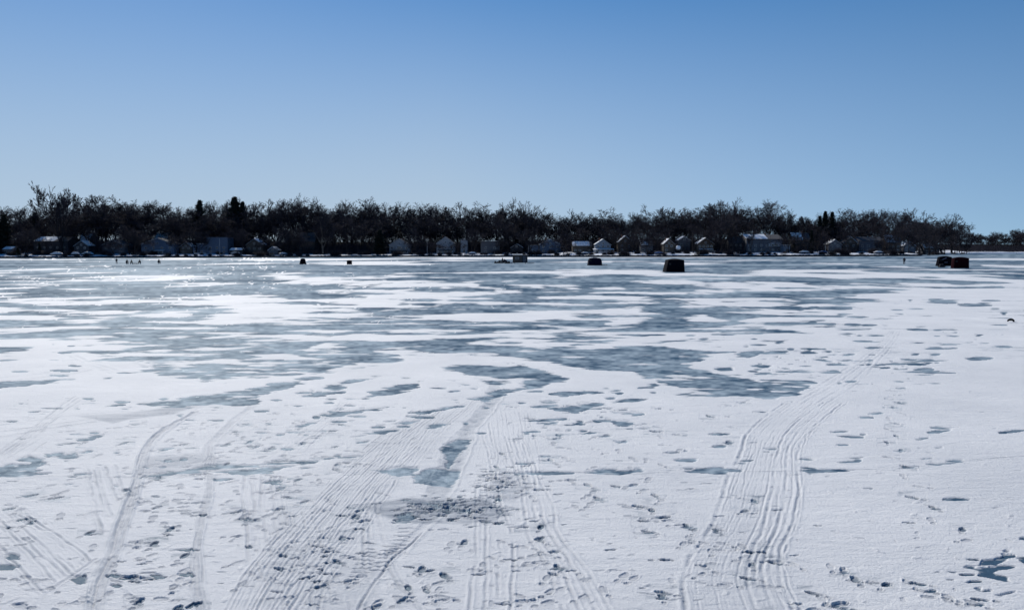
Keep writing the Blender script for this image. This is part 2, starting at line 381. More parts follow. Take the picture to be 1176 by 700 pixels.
def groove(pts, w=.018, depth=.016, ridge=.010, wear=.35, margin=14, side=0):
    w = w*.86; GN[0] += 1
    i, d, s, al = line_dist(pts, margin)
    sd = GN[0]*7.3; var = np.clip(.62+.55*vnoise(al*1.1, al*0+sd, 3)+.5*vnoise(al*6, al*0+sd, 4), .05, 1.25)
    d = np.abs(d*np.where(s == 0, 1, s)+.012*vnoise(al*4, al*0+sd, 6)+.02*vnoise(al*.9, al*0+sd, 7))
    pr = -depth*np.exp(-(d/w)**2)
    if side: pr = pr+ridge*np.exp(-((d-2.0*w)/w)**2)*np.where(s == side, 1.3, .1)
    else: pr = pr+ridge*np.exp(-((d-2.0*w)/w)**2)
    Z[i] += .42*pr*var*np.clip(snowness[i]+.15, 0, 1)
    WW[i] = np.maximum(WW[i], wear*var*np.exp(-(d/(w*1.1))**2))
def trench(pts, width, depth=.02, wear=.6, ridge=.02, ridge_side=1, icy=0, margin=40):
    i, d, s, al = line_dist(pts, margin)
    hw = width/2*(1+.25*vnoise(al*2.3, al*0, 8))
    ins = np.clip((hw-d)/(hw*.9)+.5, 0, 1)*(.85+.3*vnoise(al*3.1, d*9, 12))
    rough = fbm(Xg[i]*7, Yg[i]*7, 3, 9)
    Z[i] += -.6*depth*ins*(1+.35*rough)+ridge*np.exp(-((d-hw*1.1)/.025)**2)*np.where(s == ridge_side, 1, .45)*(.7+.3*rough)
    WW[i] = np.maximum(WW[i], wear*ins*(.8+.4*rough))
    if icy: FN[i] = FN[i]+icy*ins*(1+.5*rough)
rnd0 = random.Random(3)
def between(La, Lb, f):
    a = smooth_line(La); b = smooth_line(Lb)
    k = np.linspace(0, 1, 9)
    ia = np.array([a[int(t*(len(a)-1))] for t in k]); ib = np.array([b[int(t*(len(b)-1))] for t in k])
    return [tuple(p) for p in ia*(1-f)+ib*f]
# snowmobile tracks on the right
TL = [(900,463),(868,487),(853,510),(848,530),(838,545),(828,590),(808,615),(797,635),(787,650),(785,680),(788,700),(797,745)]
TR = [(975,462),(946,486),(928,505),(922,520),(923,545),(922,580),(918,600),(910,621),(905,640),(904,655),(908,675),(923,698),(950,745)]
for f, w, dp in [(0,.026,.024),(.06,.012,.008),(.13,.012,.008),(.21,.012,.007),(.29,.012,.008),(.37,.012,.007),(.45,.012,.008),(.53,.013,.01),(.60,.02,.018),(.68,.012,.008),(.76,.02,.018),(.84,.012,.008),(.92,.02,.02),(.975,.014,.012)]:
    groove(between(TL, TR, f), w*1.05, dp*1.0, dp*.6, .22+dp*9)
# the same tracks carry on, faint, to the far right
for o in (0, 9, 17, 30, 40): groove([(905+o*1.2,462),(945+o,440),(985+o*.6,415),(1010+o*.4,395),(1022+o*.3,380)], .03, .01, .006, .25)
# wide ribbed fan left of the middle
A1 = [(470,480),(430,508),(385,548),(345,587),(310,625),(285,655),(262,695),(245,740)]
B1 = [(560,455),(520,490),(470,525),(435,565),(405,605),(372,650),(340,700),(315,745)]
for k in range(13): groove(between(A1, B1, k/12+rnd0.uniform(-.02, .02)), .014, .014, .015, .24)
A2 = [(420,560),(385,600),(350,635),(318,670),(296,700),(280,740)]; B2 = [(455,552),(425,600),(398,640),(372,680),(362,740)]
for k in range(6): groove(between(A2, B2, k/5), .015, .014, .012, .4)
for x0, x1, x2, x3 in [(279,281,285,293),(289,292,299,309),(300,303,315,331),(312,317,333,352),(323,330,345,362)]:
    groove([(x0,548),(x1,605),(x2,650),(x3,672)], .018, .014, .016, .3)
for x0 in (345, 358, 371): groove([(x0-12,590),(x0-4,625),(x0+8,650),(x0+24,690)], .014, .012, .014, .3)
# short upright ribs, far left
for a in [[(100,540),(103,552),(109,578),(118,612)],[(107,541),(110,556),(117,580)],[(113,537),(116,553),(124,582),(129,592)],[(123,537),(125,550),(134,575)],[(134,535),(137,550),(145,570)]]:
    groove(a, .018, .015, .015, .35)
for a, b in [((-30,570),(63,669)),((0,600),(75,667)),((-5,580),(84,660)),((12,598),(88,657)),((20,592),(95,650)),((30,594),(104,644)),((-40,590),(50,682))]:
    groove([a, ((a[0]+b[0])/2+2, (a[1]+b[1])/2-1), b], .015, .016, .012, .4)
groove([(36,698),(52,683),(66,672),(87,658),(108,643)], .02, .012, .016, .35)
for o in (0, 5, 10, 15): groove([(86+o*.9,455+o*.3),(56+o,477),(20+o,505),(-5+o,522)], .02, .016, .014, .4)
for o in (0, 6, 13): groove([(0,520+o*2),(28,506+o*1.5),(52,495+o)], .018, .014, .012, .35)
groove([(-20,506),(15,500),(60,492),(108,485)], .035, .02, .02, .5); groove([(-20,498),(15,494),(60,488),(108,481)], .028, .018, .02, .45)
groove([(-20,491),(40,483),(86,477),(146,472)], .03, .014, .01, .45)
groove([(-20,436),(60,428),(110,421)], .05, .02, .02, .4); groove([(-20,440),(70,431),(105,425)], .05, .02, .02, .4)
groove([(85,408),(108,418),(135,426)], .06, .01, .03, .1)
groove([(118,403),(150,413),(175,420),(205,432)], .07, .0, .04, -.1)
# dragged sled furrows
trench([(225,474),(200,487),(178,502),(166,520),(160,545),(152,572),(140,605),(129,638),(117,665),(109,700),(103,745)], .125, .018, .36, .03, -1)
groove([(224,476),(202,489),(184,503),(171,520),(164,545),(157,572),(147,600),(134,636),(121,665),(112,700),(108,745)], .03, -.028, -.012, .0, side=0)
trench([(290,467),(275,478),(258,494),(242,510),(238,522)], .16, .014, .34, .012)
trench([(241,546),(240,565),(236,582),(231,600),(227,625),(225,650),(226,672),(231,700),(236,745)], .085, .014, .50, .018)
trench([(569,440),(567,458),(553,477),(538,494),(526,515),(516,540),(505,565),(494,582),(486,594)], .36, .015, .55, .012, icy=.30)
trench([(500,592),(478,614),(452,640)], .16, .016, .18, .01)
groove([(501,599),(478,619),(451,641),(437,660),(420,682),(408,702),(396,745)], .016, .03, .012, .9)
for o_ in (-7, -3.5, 5):
    groove([(200+o_*.5,487),(178+o_*.6,502),(166+o_*.7,520),(160+o_*.8,545),(152+o_,572),(140+o_,605),(129+o_*1.1,638),(117+o_*1.2,665),(109+o_*1.3,700),(103+o_*1.4,745)], .014, .016, .016, .35)
for o_ in (-4.5, 4.5):
    groove([(242+o_*.5,512),(240+o_*.7,546),(240+o_,565),(236+o_,582),(231+o_,600),(227+o_,625),(225+o_*1.1,650),(226+o_*1.2,672),(231+o_*1.3,700),(236+o_*1.4,745)], .013, .012, .014, .35)
groove([(-60,551),(60,547),(165,549),(250,546)], .012, .016, .006, .8)
groove([(395,546),(430,544),(500,546),(573,545),(658,543),(720,545),(785,542),(855,542),(914,541),(980,540),(1044,537),(1083,534),(1110,529),(1160,525),(1230,521)], .014, .02, .006, 1.0)
# curved tracks in the middle
for a in [[(430,560),(432,585),(441,625),(448,652),(469,683),(490,712)],[(424,590),(426,621),(434,649),(456,693),(470,722)],[(445,640),(458,664),(480,696),(500,730)],[(419,600),(418,640),(424,668),(440,702)],[(416,640),(404,668),(402,690),(412,745)]]:
    groove(a, .02, .012, .016, .3)
for a in [[(548,560),(546,600),(545,640),(541,670),(538,700),(534,750)],[(560,556),(559,610),(559,640),(557,670),(555,700),(552,750)],[(556,500),(564,540),(568,560),(573,600),(575,640),(573,670),(571,700),(568,750)],
          [(562,486),(570,530),(571,555),(578,580),(586,612),(590,650),(588,675),(587,700),(586,750)]]: groove(a, .018, .016, .014, .35)
for a in [[(580,500),(590,535),(600,560),(602,580),(607,614),(631,654),(648,700),(662,745)],[(590,505),(601,545),(612,580),(619,614),(648,659),(664,700),(680,745)],
          [(600,510),(614,547),(621,580),(627,606),(660,657),(681,700),(698,745)],[(606,508),(620,550),(634,580),(641,611),(674,655),(699,700),(720,745)]]: groove(a, .02, .014, .018, .3)
for k in range(9): groove([(566+k*5,470+k*.6),(568+k*5.6,500),(572+k*6.2,533)], .014, .008, .006, .25)
for k in range(7): groove([(500+k*9-26,470+k),(470+k*9-20,500),(425+k*8,538)], .018, .009, .008, .3)
for k in range(5): groove([(320+k*7,520),(345+k*6,500),(372+k*5,480),(392+k*4,462)], .02, .007, .006, .2)
# cleat marks
def stamp(px, py, Lh, Wh, ang, depth, wear, ice=0, rim=.006, z=None):
    c = ground(px, py); rr = max(Lh, Wh)*1.7
    pxm = rr*F/c[1]+3; pym = rr*K/c[1]**2+3
    i = sel(px-pxm, px+pxm, py-pym, py+pym)
    if not len(i): return
    ca, sa = math.cos(ang), math.sin(ang)
    x = Xg[i]-c[0]; y = Yg[i]-c[1]; u = (x*ca+y*sa)/Lh; v = (-x*sa+y*ca)/Wh
    return i, u, v
def dent(px, py, Lh, Wh, ang, depth, wear, ice=0, rim=.006):
    r_ = stamp(px, py, Lh, Wh, ang, depth, wear)
    if r_ is None: return
    i, u, v = r_; r = np.sqrt(u*u+v*v)*(1+.12*vnoise(u*3+px, v*3+py, 4)); ins = np.clip((1-r)/.3+.5, 0, 1)
    Z[i] += .5*(-depth*ins+rim*np.exp(-((r-1.15)/.16)**2))*np.clip(snowness[i]+.2, 0, 1)
    WW[i] = np.maximum(WW[i], wear*ins)
    if ice: FN[i] = np.maximum(FN[i], FN[i]*.0+ice*(1.3*ins-.8)+.0*r)
for k in range(7): 
    for (xa, ya) in ((405, 635), (428, 628), (447, 607)):
        dent(xa+20-k*2.2+(k % 2), ya+k*4.6, .10, .016, R(random.uniform(-8, 12)), .02, .55)
# foot prints (where they are, then which way they point)
FP = """1035,463 1026,468 1036,475 1021,481 1032,487 1021,494 1031,502 1019,509 1035,518 1024,526 1044,537 1038,548 1060,560 1053,573 1075,585 1070,599 1105,610 1106,622 1034,462 1021,458 1032,454 1024,449 1035,446
651,552 657,554 678,559 680,567 674,571 688,574 711,560 725,558 737,565 744,552 754,571 758,577 711,519 728,528 715,508 742,529 646,495 643,501 637,504 626,502 648,515 636,510 651,528 634,530 641,535 694,501 696,482 674,486 632,487 645,482 660,474 781,500 765,512 771,520 758,502 754,496
664,584 677,581 720,581 727,584 738,583 749,588 759,595 763,599 730,595 745,599 776,604 790,606 797,612 792,621 799,625 783,627 747,612 758,644 714,664 725,667 767,683 761,688 631,593 620,608 606,630 616,621 608,640 632,640 617,648 641,654 641,662 626,667 668,664 666,688 696,681 603,687 605,693
824,607 853,589 836,627 833,633 817,636 814,626 856,631 869,635 851,643 865,653 864,666 886,675 886,646 893,648 915,651 811,649 815,655 839,674 803,662 955,654 970,658 987,669 940,684 946,690 959,695 968,699 825,612 861,575 866,577 840,572
985,669 1010,671 1015,674 1046,672 1059,672 1063,680 1074,687 1094,690 1103,693 1125,696 1131,690
53,559 31,570 58,573 82,540 89,550 111,524 144,516 140,510 142,503 120,498 131,492 76,496 96,509 95,520 39,473 26,464 12,484 33,480 180,491 194,506 188,517 182,571 161,576 192,530 173,535
279,503 303,497 291,490 310,487 298,511 286,508 268,497 220,499 233,487 210,493 207,511 259,534 258,525 240,529 298,526 307,518 346,498 359,504 366,496 347,510 381,514 364,521 344,485 318,561 308,566 334,566 333,572 260,578 272,566 207,559 346,578 387,535
20,588 33,602 69,594 99,614 17,627 106,630 151,606 175,597 192,613 158,626 169,640 4,586 5,666 41,669 28,697 120,686 123,643 171,588 266,617 268,649 266,585 205,607 287,597 320,586 289,630 318,611 376,609 394,621 371,633 390,647 358,659 371,673 323,688 352,630 210,673 370,588
504,609 532,625 569,643 554,652 513,664 498,672 515,688 501,696 580,624 595,606 560,600 575,590 550,590 590,585 600,570 596,552 572,572 583,560 613,574 605,563 555,575 545,583 562,583"""
rnd = random.Random(5)
prints = [tuple(float(v) for v in s.split(',')) for s in FP.split()]
for n in range(90): prints.append((rnd.uniform(-40, 640), rnd.uniform(560, 700)))
for n in range(110):          # more of them, trodden about left of the middle and at the near edge
    prints.append((rnd.uniform(140, 420), rnd.uniform(470, 600))); 
for n in range(40): prints.append((rnd.uniform(-60, 1240), rnd.uniform(702, 760)))
for n in range(26): prints.append((rnd.uniform(560, 860), rnd.uniform(462, 540)))
for k, (x, y) in enumerate(prints):
    a = rnd.choice([R(90), R(60), R(125), R(20), R(160)])+rnd.uniform(-.35, .35)
    big = .135 if y > 560 else .15
    ice_ = rnd.random() < (.5 if x > 400 else .3)*(.6 if y > 620 else 1)
    c = ground(x, y); dx, dy = math.cos(a)*.085, math.sin(a)*.085
    # sole then heel of one boot
    fz = rnd.uniform(.7, 1.0)*(.85 if y > 600 else 1); fw = rnd.uniform(.22, .55)
    for s_, Lh, Wh in ((.55, .095*fz, .050*fz), (-.9, .05*fz, .040*fz)):
        qx, qy = seen(c[0]+dx*s_*1.2, c[1]+dy*s_*1.2)
        dent(qx, qy, Lh, Wh, a, .016*rnd.uniform(.6, 1.2), fw, (.34 if ice_ and s_ > 0 else 0), .009)
    if ice_ and rnd.random() < .5:    # sliver melted through beside it
        streak(x-rnd.uniform(4, 8), x+rnd.uniform(4, 8), y, 2.0*(y/600), I_, None, 2.2)
        i = sel(x-12, x+12, y-4, y+4); FN[i] = np.maximum(FN[i], FF[i]*.8)
# slivers blown free of snow
for n in range(330):
    x = rnd.uniform(-60, 1240); y = 455+260*rnd.random()**1.3
    if x > 930 and rnd.random() < .75: continue
    c = ground(x, y); s = rnd.uniform(.35, 1.0)
    dent(x, y, .085*s, .02*s, rnd.uniform(-.3, .3), .010, .5, .55 if rnd.random() < .55 else 0, .002)
for n in range(900):
    x = rnd.uniform(-60, 1240); y = 440+290*rnd.random()**1.2
    if x > 930 and rnd.random() < .6: continue
    s = rnd.uniform(.4, 1.3); up_s = rnd.random() < .45
    dent(x, y, .05*s, .022*s, rnd.uniform(0, 3.1), (-.012 if up_s else .010), (0 if up_s else rnd.uniform(.15, .4)), 0, .003)
# slabs of rough broken crust in the middle
for (x, y, sx, sy, n) in [(520, 585, 42, 9, 46), (575, 555, 24, 9, 24), (600, 420, 30, 5, 20), (160, 664, 30, 4, 16), (940, 415, 60, 20, 40), (1020, 420, 50, 18, 26), (230, 545, 60, 8, 26), (690, 470, 50, 12, 24), (380, 640, 60, 30, 30), (1100, 385, 50, 10, 18)]:
    for k in range(n):
        qx, qy = x+rnd.gauss(0, sx*.6), y+rnd.gauss(0, sy*.6)
        dent(qx, qy, .07*rnd.uniform(.5, 1.3), .022, rnd.uniform(-.35, .45), .016, .6, .5 if rnd.random() < .5 else 0, .008)
def wearpatch(poly, w, r=14):
    P = np.array(poly, float); i = sel(P[:, 0].min()-r, P[:, 0].max()+r, P[:, 1].min()-r/2, P[:, 1].max()+r/2)
    g = np.clip(inside_dist(poly, PX[i], PY[i])/r+.3, 0, 1)*(.75+.35*nz[i])
    WW[i] = np.maximum(WW[i], w*g)
wearpatch([(86,478),(146,474),(200,467),(230,466),(200,476),(150,482),(130,487),(115,484)], .75, 5)
wearpatch([(400,580),(470,572),(560,573),(590,590),(560,602),(480,602),(455,600)], .95, 9)
for k in range(150):
    x_ = rnd.gauss(512, 30); y_ = rnd.gauss(584, 7)
    dent(x_, y_, .06*rnd.uniform(.4, 1.4), .018*rnd.uniform(.6, 1.5), rnd.uniform(-.3, .5), .012, .75, .6 if rnd.random() < .5 else 0, .006)
for q_ in ((458,592),(465,590.5),(472,592),(479,593.5),(456,598),(463,596.5),(486,597)): dent(q_[0], q_[1], .05, .022, .0, .05, 1.0, 1.4, .012)
for k in range(70):
    x_ = rnd.gauss(580, 22); y_ = rnd.gauss(553, 8)
    dent(x_, y_, .055*rnd.uniform(.4, 1.4), .018*rnd.uniform(.6, 1.5), rnd.uniform(-.3, .5), .02, .75, .6 if rnd.random() < .4 else 0, .012)
wearpatch([(160,525),(240,520),(270,535),(230,548),(160,550)], .45)
wearpatch([(300,640),(400,600),(440,640),(430,720),(300,720)], .28)
wearpatch([(560,548),(600,540),(615,560),(590,580),(560,570)], .45)
wearpatch([(330,560),(400,520),(470,480),(540,470),(500,530),(400,600),(300,690),(270,700)], .22, 20)
wearpatch([(840,560),(915,560),(905,650),(930,720),(795,720),(800,640)], .14, 20)
# relief of the snow skin
rel = lod_noise(Xg/3.0, Yg, .04, 3.0, 71, .8, 60)
thick = np.clip(-FN*2.5+.1, 0, 1)
thick = thick*thick*(3-2*thick)
Z += thick*(.012+.0060*rel*np.clip(.35+PD*6, .35, 1))
Z += .0012*lod_noise(Xg, Yg, .05, 1.5, 90, .8, 40)*(1-thick)
idx = np.arange(NR*NC).reshape(NR, NC)
Q = np.stack([idx[:-1, :-1], idx[:-1, 1:], idx[1:, 1:], idx[1:, :-1]], -1).reshape(-1, 4)
me = bpy.data.meshes.new('frozen_lake')
V = np.stack([Xg, Yg, Z], 1).astype(np.float32)
me.vertices.add(len(V)); me.vertices.foreach_set('co', V.ravel())
me.loops.add(Q.size); me.loops.foreach_set('vertex_index', Q.astype(np.int32).ravel())
me.polygons.add(len(Q)); me.polygons.foreach_set('loop_start', np.arange(0, Q.size, 4, dtype=np.int32))
me.polygons.foreach_set('use_smooth', np.ones(len(Q), bool))
me.update(calc_edges=True)
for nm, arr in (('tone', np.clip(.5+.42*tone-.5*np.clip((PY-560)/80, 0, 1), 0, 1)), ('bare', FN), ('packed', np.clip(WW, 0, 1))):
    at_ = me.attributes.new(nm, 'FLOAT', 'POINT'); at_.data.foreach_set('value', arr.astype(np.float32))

# material: snow skin and ice, blended where the snow has blown away
m, t, b = nt('snow_and_ice'); MAT['lake'] = m
N = t.nodes; out = N['Material Output']
def node(k, **kw):
    n = N.new(k)
    for a_, v_ in kw.items(): setattr(n, a_, v_)
    return n
def math_(op, a, b2=None, c=None):
    n = node('ShaderNodeMath', operation=op)
    for k_, v_ in enumerate((a, b2, c)):
        if v_ is None: continue
        if isinstance(v_, (int, float)): n.inputs[k_].default_value = v_
        else: L(t, v_, n.inputs[k_])
    return n.outputs[0]
geo = node('ShaderNodeNewGeometry')
def noise(scale, detail, rough=.6, vec=None, dist=0):
    n = node('ShaderNodeTexNoise'); n.inputs['Scale'].default_value = scale; n.inputs['Detail'].default_value = detail
    n.inputs['Roughness'].default_value = rough; n.inputs['Distortion'].default_value = dist
    L(t, vec or geo.outputs['Position'], n.inputs['Vector']); return n.outputs[0]
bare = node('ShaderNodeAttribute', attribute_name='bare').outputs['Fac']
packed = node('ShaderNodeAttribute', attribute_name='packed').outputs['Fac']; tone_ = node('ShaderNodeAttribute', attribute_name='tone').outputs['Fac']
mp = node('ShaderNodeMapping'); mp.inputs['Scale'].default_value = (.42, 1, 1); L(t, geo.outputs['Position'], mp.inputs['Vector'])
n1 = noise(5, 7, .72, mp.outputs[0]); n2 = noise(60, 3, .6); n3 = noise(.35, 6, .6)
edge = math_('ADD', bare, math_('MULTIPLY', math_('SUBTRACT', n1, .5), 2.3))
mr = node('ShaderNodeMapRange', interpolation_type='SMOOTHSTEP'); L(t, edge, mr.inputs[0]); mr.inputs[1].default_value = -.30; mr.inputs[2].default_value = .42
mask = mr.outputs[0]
# snow
sn = b; sn.inputs['Roughness'].default_value = .72; sn.inputs['Specular IOR Level'].default_value = .22
cr = node('ShaderNodeValToRGB'); L(t, math_('ADD', math_('MULTIPLY', n3, .6), math_('MULTIPLY', n2, .4)), cr.inputs[0])
cr.color_ramp.elements[0].position = .3; cr.color_ramp.elements[0].color = (.68, .69, .712, 1)
cr.color_ramp.elements[1].position = .7; cr.color_ramp.elements[1].color = (.88, .875, .878, 1)
mx = node('ShaderNodeMix', data_type='RGBA'); L(t, cr.outputs[0], mx.inputs['A']); mx.inputs['B'].default_value = (.24, .28, .34, 1)
pk = math_('MULTIPLY', packed, math_('ADD', math_('MULTIPLY', n1, 1.1), .35)); pkc = node('ShaderNodeClamp'); L(t, pk, pkc.inputs[0])
L(t, pkc.outputs[0], mx.inputs['Factor']); L(t, mx.outputs['Result'], sn.inputs['Base Color'])
nb = math_('ADD', math_('MULTIPLY', noise(6.5, 8, .74, mp.outputs[0]), 1.4), noise(34, 6, .75))
bp = node('ShaderNodeBump'); bp.inputs['Strength'].default_value = .85; bp.inputs['Distance'].default_value = .02; L(t, nb, bp.inputs['Height']); L(t, bp.outputs[0], sn.inputs['Normal'])
# ice
icd = node('ShaderNodeBsdfDiffuse'); icg = node('ShaderNodeBsdfGlossy'); icg.inputs['Roughness'].default_value = .40; icg.inputs['Color'].default_value = (.85, .93, 1, 1)
ic = node('ShaderNodeMixShader'); lw = node('ShaderNodeFresnel'); lw.inputs['IOR'].default_value = 1.31
gn = noise(2.2, 9, .85)
gm = node('ShaderNodeMapRange', interpolation_type='SMOOTHSTEP'); L(t, gn, gm.inputs[0]); gm.inputs[1].default_value = .60; gm.inputs[2].default_value = .66; gm.inputs[3].default_value = .026; gm.inputs[4].default_value = .30
L(t, gm.outputs[0], ic.inputs[0]); L(t, icd.outputs[0], ic.inputs[1]); L(t, icg.outputs[0], ic.inputs[2])
ci = node('ShaderNodeValToRGB'); n4 = noise(1.6, 9, .82, mp.outputs[0], .8); L(t, math_('ADD', math_('MULTIPLY', n4, .45), math_('MULTIPLY', tone_, .55)), ci.inputs[0])
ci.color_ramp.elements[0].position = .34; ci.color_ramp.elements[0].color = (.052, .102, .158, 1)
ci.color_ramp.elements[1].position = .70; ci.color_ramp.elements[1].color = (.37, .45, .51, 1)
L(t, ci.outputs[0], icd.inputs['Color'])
bi = node('ShaderNodeBump'); bi.inputs['Strength'].default_value = .6; bi.inputs['Distance'].default_value = .03; L(t, noise(14, 6, .65), bi.inputs['Height']); L(t, bi.outputs[0], icd.inputs['Normal']); L(t, bi.outputs[0], icg.inputs['Normal'])
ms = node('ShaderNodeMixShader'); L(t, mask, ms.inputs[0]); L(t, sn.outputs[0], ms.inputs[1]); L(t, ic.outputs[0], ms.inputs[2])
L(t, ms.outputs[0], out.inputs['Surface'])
lake = link('frozen_lake', me, MAT['lake']); tag(lake, kind='structure')
del V, Q
# ------------------------------------------------------------------ shore land
SH = [(-3000, 520), (-330, 484), (-150, 500), (-60, 512), (0, 505), (60, 470), (90, 455), (150, 462), (220, 478), (262, 490), (292, 545), (330, 640), (430, 800), (560, 925), (700, 960), (3000, 1100)]
_sx = np.array([p[0] for p in SH], float); _sy = np.array([p[1] for p in SH], float)
def shore(X): return np.interp(X, _sx, _sy)+1.2*np.sin(np.asarray(X)*.11)+.8*np.sin(np.asarray(X)*.29+1)
_tt = np.array([-2, 0, .6, 4, 16, 34, 60, 110, 200, 350, 900, 5000]); _tz = np.array([-.5, -.3, 1.0, 1.2, 1.9, 2.6, 3.4, 5.5, 12.5, 15, 16, 16])
def land(X, Y):
    tt = np.asarray(Y)-shore(X); z = np.interp(tt, _tt, _tz)
    return z+np.clip(tt/20, 0, 1)*.5*fbm(np.asarray(X, float)/17., np.asarray(Y, float)/17., 3, 33)+np.clip(tt/60, 0, 1)*.9*np.sin(np.asarray(X)*.013)
xs = np.concatenate([np.linspace(-3000, -720, 20)[:-1], np.arange(-720, 760, 3.0), np.linspace(760, 3000, 20)])
ts = np.concatenate([[-2, 0, .3, .6, 1.2, 2.5, 4, 6, 8, 10, 12.5], np.arange(15, 130, 4.0), np.geomspace(135, 6000, 24)])
XX, TT = np.meshgrid(xs, ts); YY = TT+shore(XX); ZZ = land(XX.ravel(), YY.ravel()).reshape(XX.shape)
ix = np.arange(XX.size).reshape(XX.shape)
Qt = np.stack([ix[:-1, :-1], ix[:-1, 1:], ix[1:, 1:], ix[1:, :-1]], -1).reshape(-1, 4)
def land_mat():
    m, t, b = nt('snowy_ground'); N = t.nodes
    g = N.new('ShaderNodeNewGeometry'); n = N.new('ShaderNodeTexNoise'); n.inputs['Scale'].default_value = .16; n.inputs['Detail'].default_value = 8; n.inputs['Roughness'].default_value = .6
    L(t, g.outputs['Position'], n.inputs['Vector'])
    a = N.new('ShaderNodeAttribute'); a.attribute_name = 'wood'
    s = N.new('ShaderNodeMath'); s.operation = 'SUBTRACT'; L(t, n.outputs[0], s.inputs[0]); L(t, a.outputs['Fac'], s.inputs[1])
    r = N.new('ShaderNodeValToRGB'); L(t, s.outputs[0], r.inputs[0])
    r.color_ramp.elements[0].position = .36; r.color_ramp.elements[0].color = (.020, .017, .016, 1)
    r.color_ramp.elements[1].position = .44; r.color_ramp.elements[1].color = (.76, .79, .85, 1)
    L(t, r.outputs[0], b.inputs['Base Color']); b.inputs['Roughness'].default_value = .9; b.inputs['Specular IOR Level'].default_value = .05
    n2 = N.new('ShaderNodeTexNoise'); n2.inputs['Scale'].default_value = 1.5; n2.inputs['Detail'].default_value = 5; L(t, g.outputs['Position'], n2.inputs['Vector'])
    bp = N.new('ShaderNodeBump'); bp.inputs['Distance'].default_value = .3; bp.inputs['Strength'].default_value = .6; L(t, n2.outputs[0], bp.inputs['Height']); L(t, bp.outputs[0], b.inputs['Normal'])
    return m
MAT['land'] = land_mat()
lm = mesh_np('ground', np.stack([XX.ravel(), YY.ravel(), ZZ.ravel()], 1), Qt, True)
wa = lm.attributes.new('wood', 'FLOAT', 'POINT'); wa.data.foreach_set('value', np.interp(TT.ravel(), [0, 22, 40, 60, 90, 6000], [-.05, -.02, .04, .12, .35, .35]).astype(np.float32))
tag(link('ground', lm, MAT['land']), kind='structure')
# the lake goes on past the sheet that carries the detail
sk = mesh_np('lake_margin', [(-6000, -400, -.06), (6000, -400, -.06), (6000, 1400, -.06), (-6000, 1400, -.06)], [(0, 1, 2, 3)])
tag(link('lake_margin', sk, MAT['snow']), kind='structure')
# seawall of dark stones along the near shore, one thing
wv = []; wf = []
wx = np.arange(-420, 296, 1.1)
for x in wx:
    y = float(shore(x)); i = len(wv); h = 1.0+.25*random.random(); o = random.uniform(-.12, .12); wdt = 1.04
    x1 = x+wdt; y1 = float(shore(x1))
    k = random.uniform(.86, .97)
    for z, s_ in ((-.12, 1.0), (h, k)):
        cx_, cy_ = (x+x1)/2, (y+y1)/2
        for (px_, py_) in ((x, y-.55+o), (x1, y1-.55+o), (x1, y1+.75), (x, y+.75)):
            wv.append((cx_+(px_-cx_)*s_, cy_+(py_-cy_)*s_, z))
    wf += [(i+4, i+5, i+6, i+7)]+[(i+q, i+(q+1) % 4, i+4+(q+1) % 4, i+4+q) for q in range(4)]
o = link('seawall', mesh_np('seawall', wv, wf), MAT['stone'])
tag(o, 'long low seawall of dark stones where the frozen lake meets the near shore', 'seawall')

# ------------------------------------------------------------------ houses
def gable_prof(w_, hw, hp):  # half width, eave height, peak height
    return [(-w_, 0), (w_, 0), (w_, hw), (0, hp), (-w_, hw)]
def window(parent, x, y, z, w_, h_, frame=True):
    f = MB()
    e = .09
    f.box((x-w_/2-e, y-.07, z-e), (x+w_/2+e, y-.004, z)); f.box((x-w_/2-e, y-.07, z+h_), (x+w_/2+e, y-.004, z+h_+e))
    f.box((x-w_/2-e, y-.069, z+.001), (x-w_/2, y-.004, z+h_-.001)); f.box((x+w_/2, y-.069, z+.001), (x+w_/2+e, y-.004, z+h_-.001))
    f.box((x-.03, y-.06, z+.002), (x+.03, y-.035, z+h_-.002))
    o = f.build('window', MAT['trim'], parent)
    MB().box((x-w_/2+.002, y-.032, z+.003), (x+w_/2-.002, y-.006, z+h_-.003)).build('pane', MAT['glass'], o)
def slab_roof(parent, pts_l, pts_r, y0, y1, mat, th=.22, name='roof'):
    """two sloping slabs meeting at the ridge, ridge along y"""
    (xl, zl), (xp, zp), (xr, zr) = pts_l, pts_r[0], pts_r[1]
    b = MB(); b.prism([(xl, zl), (xp, zp), (xr, zr), (xr, zr+th), (xp, zp+th*1.15), (xl, zl+th)], y0, y1)
    return b.build(name, mat, parent)
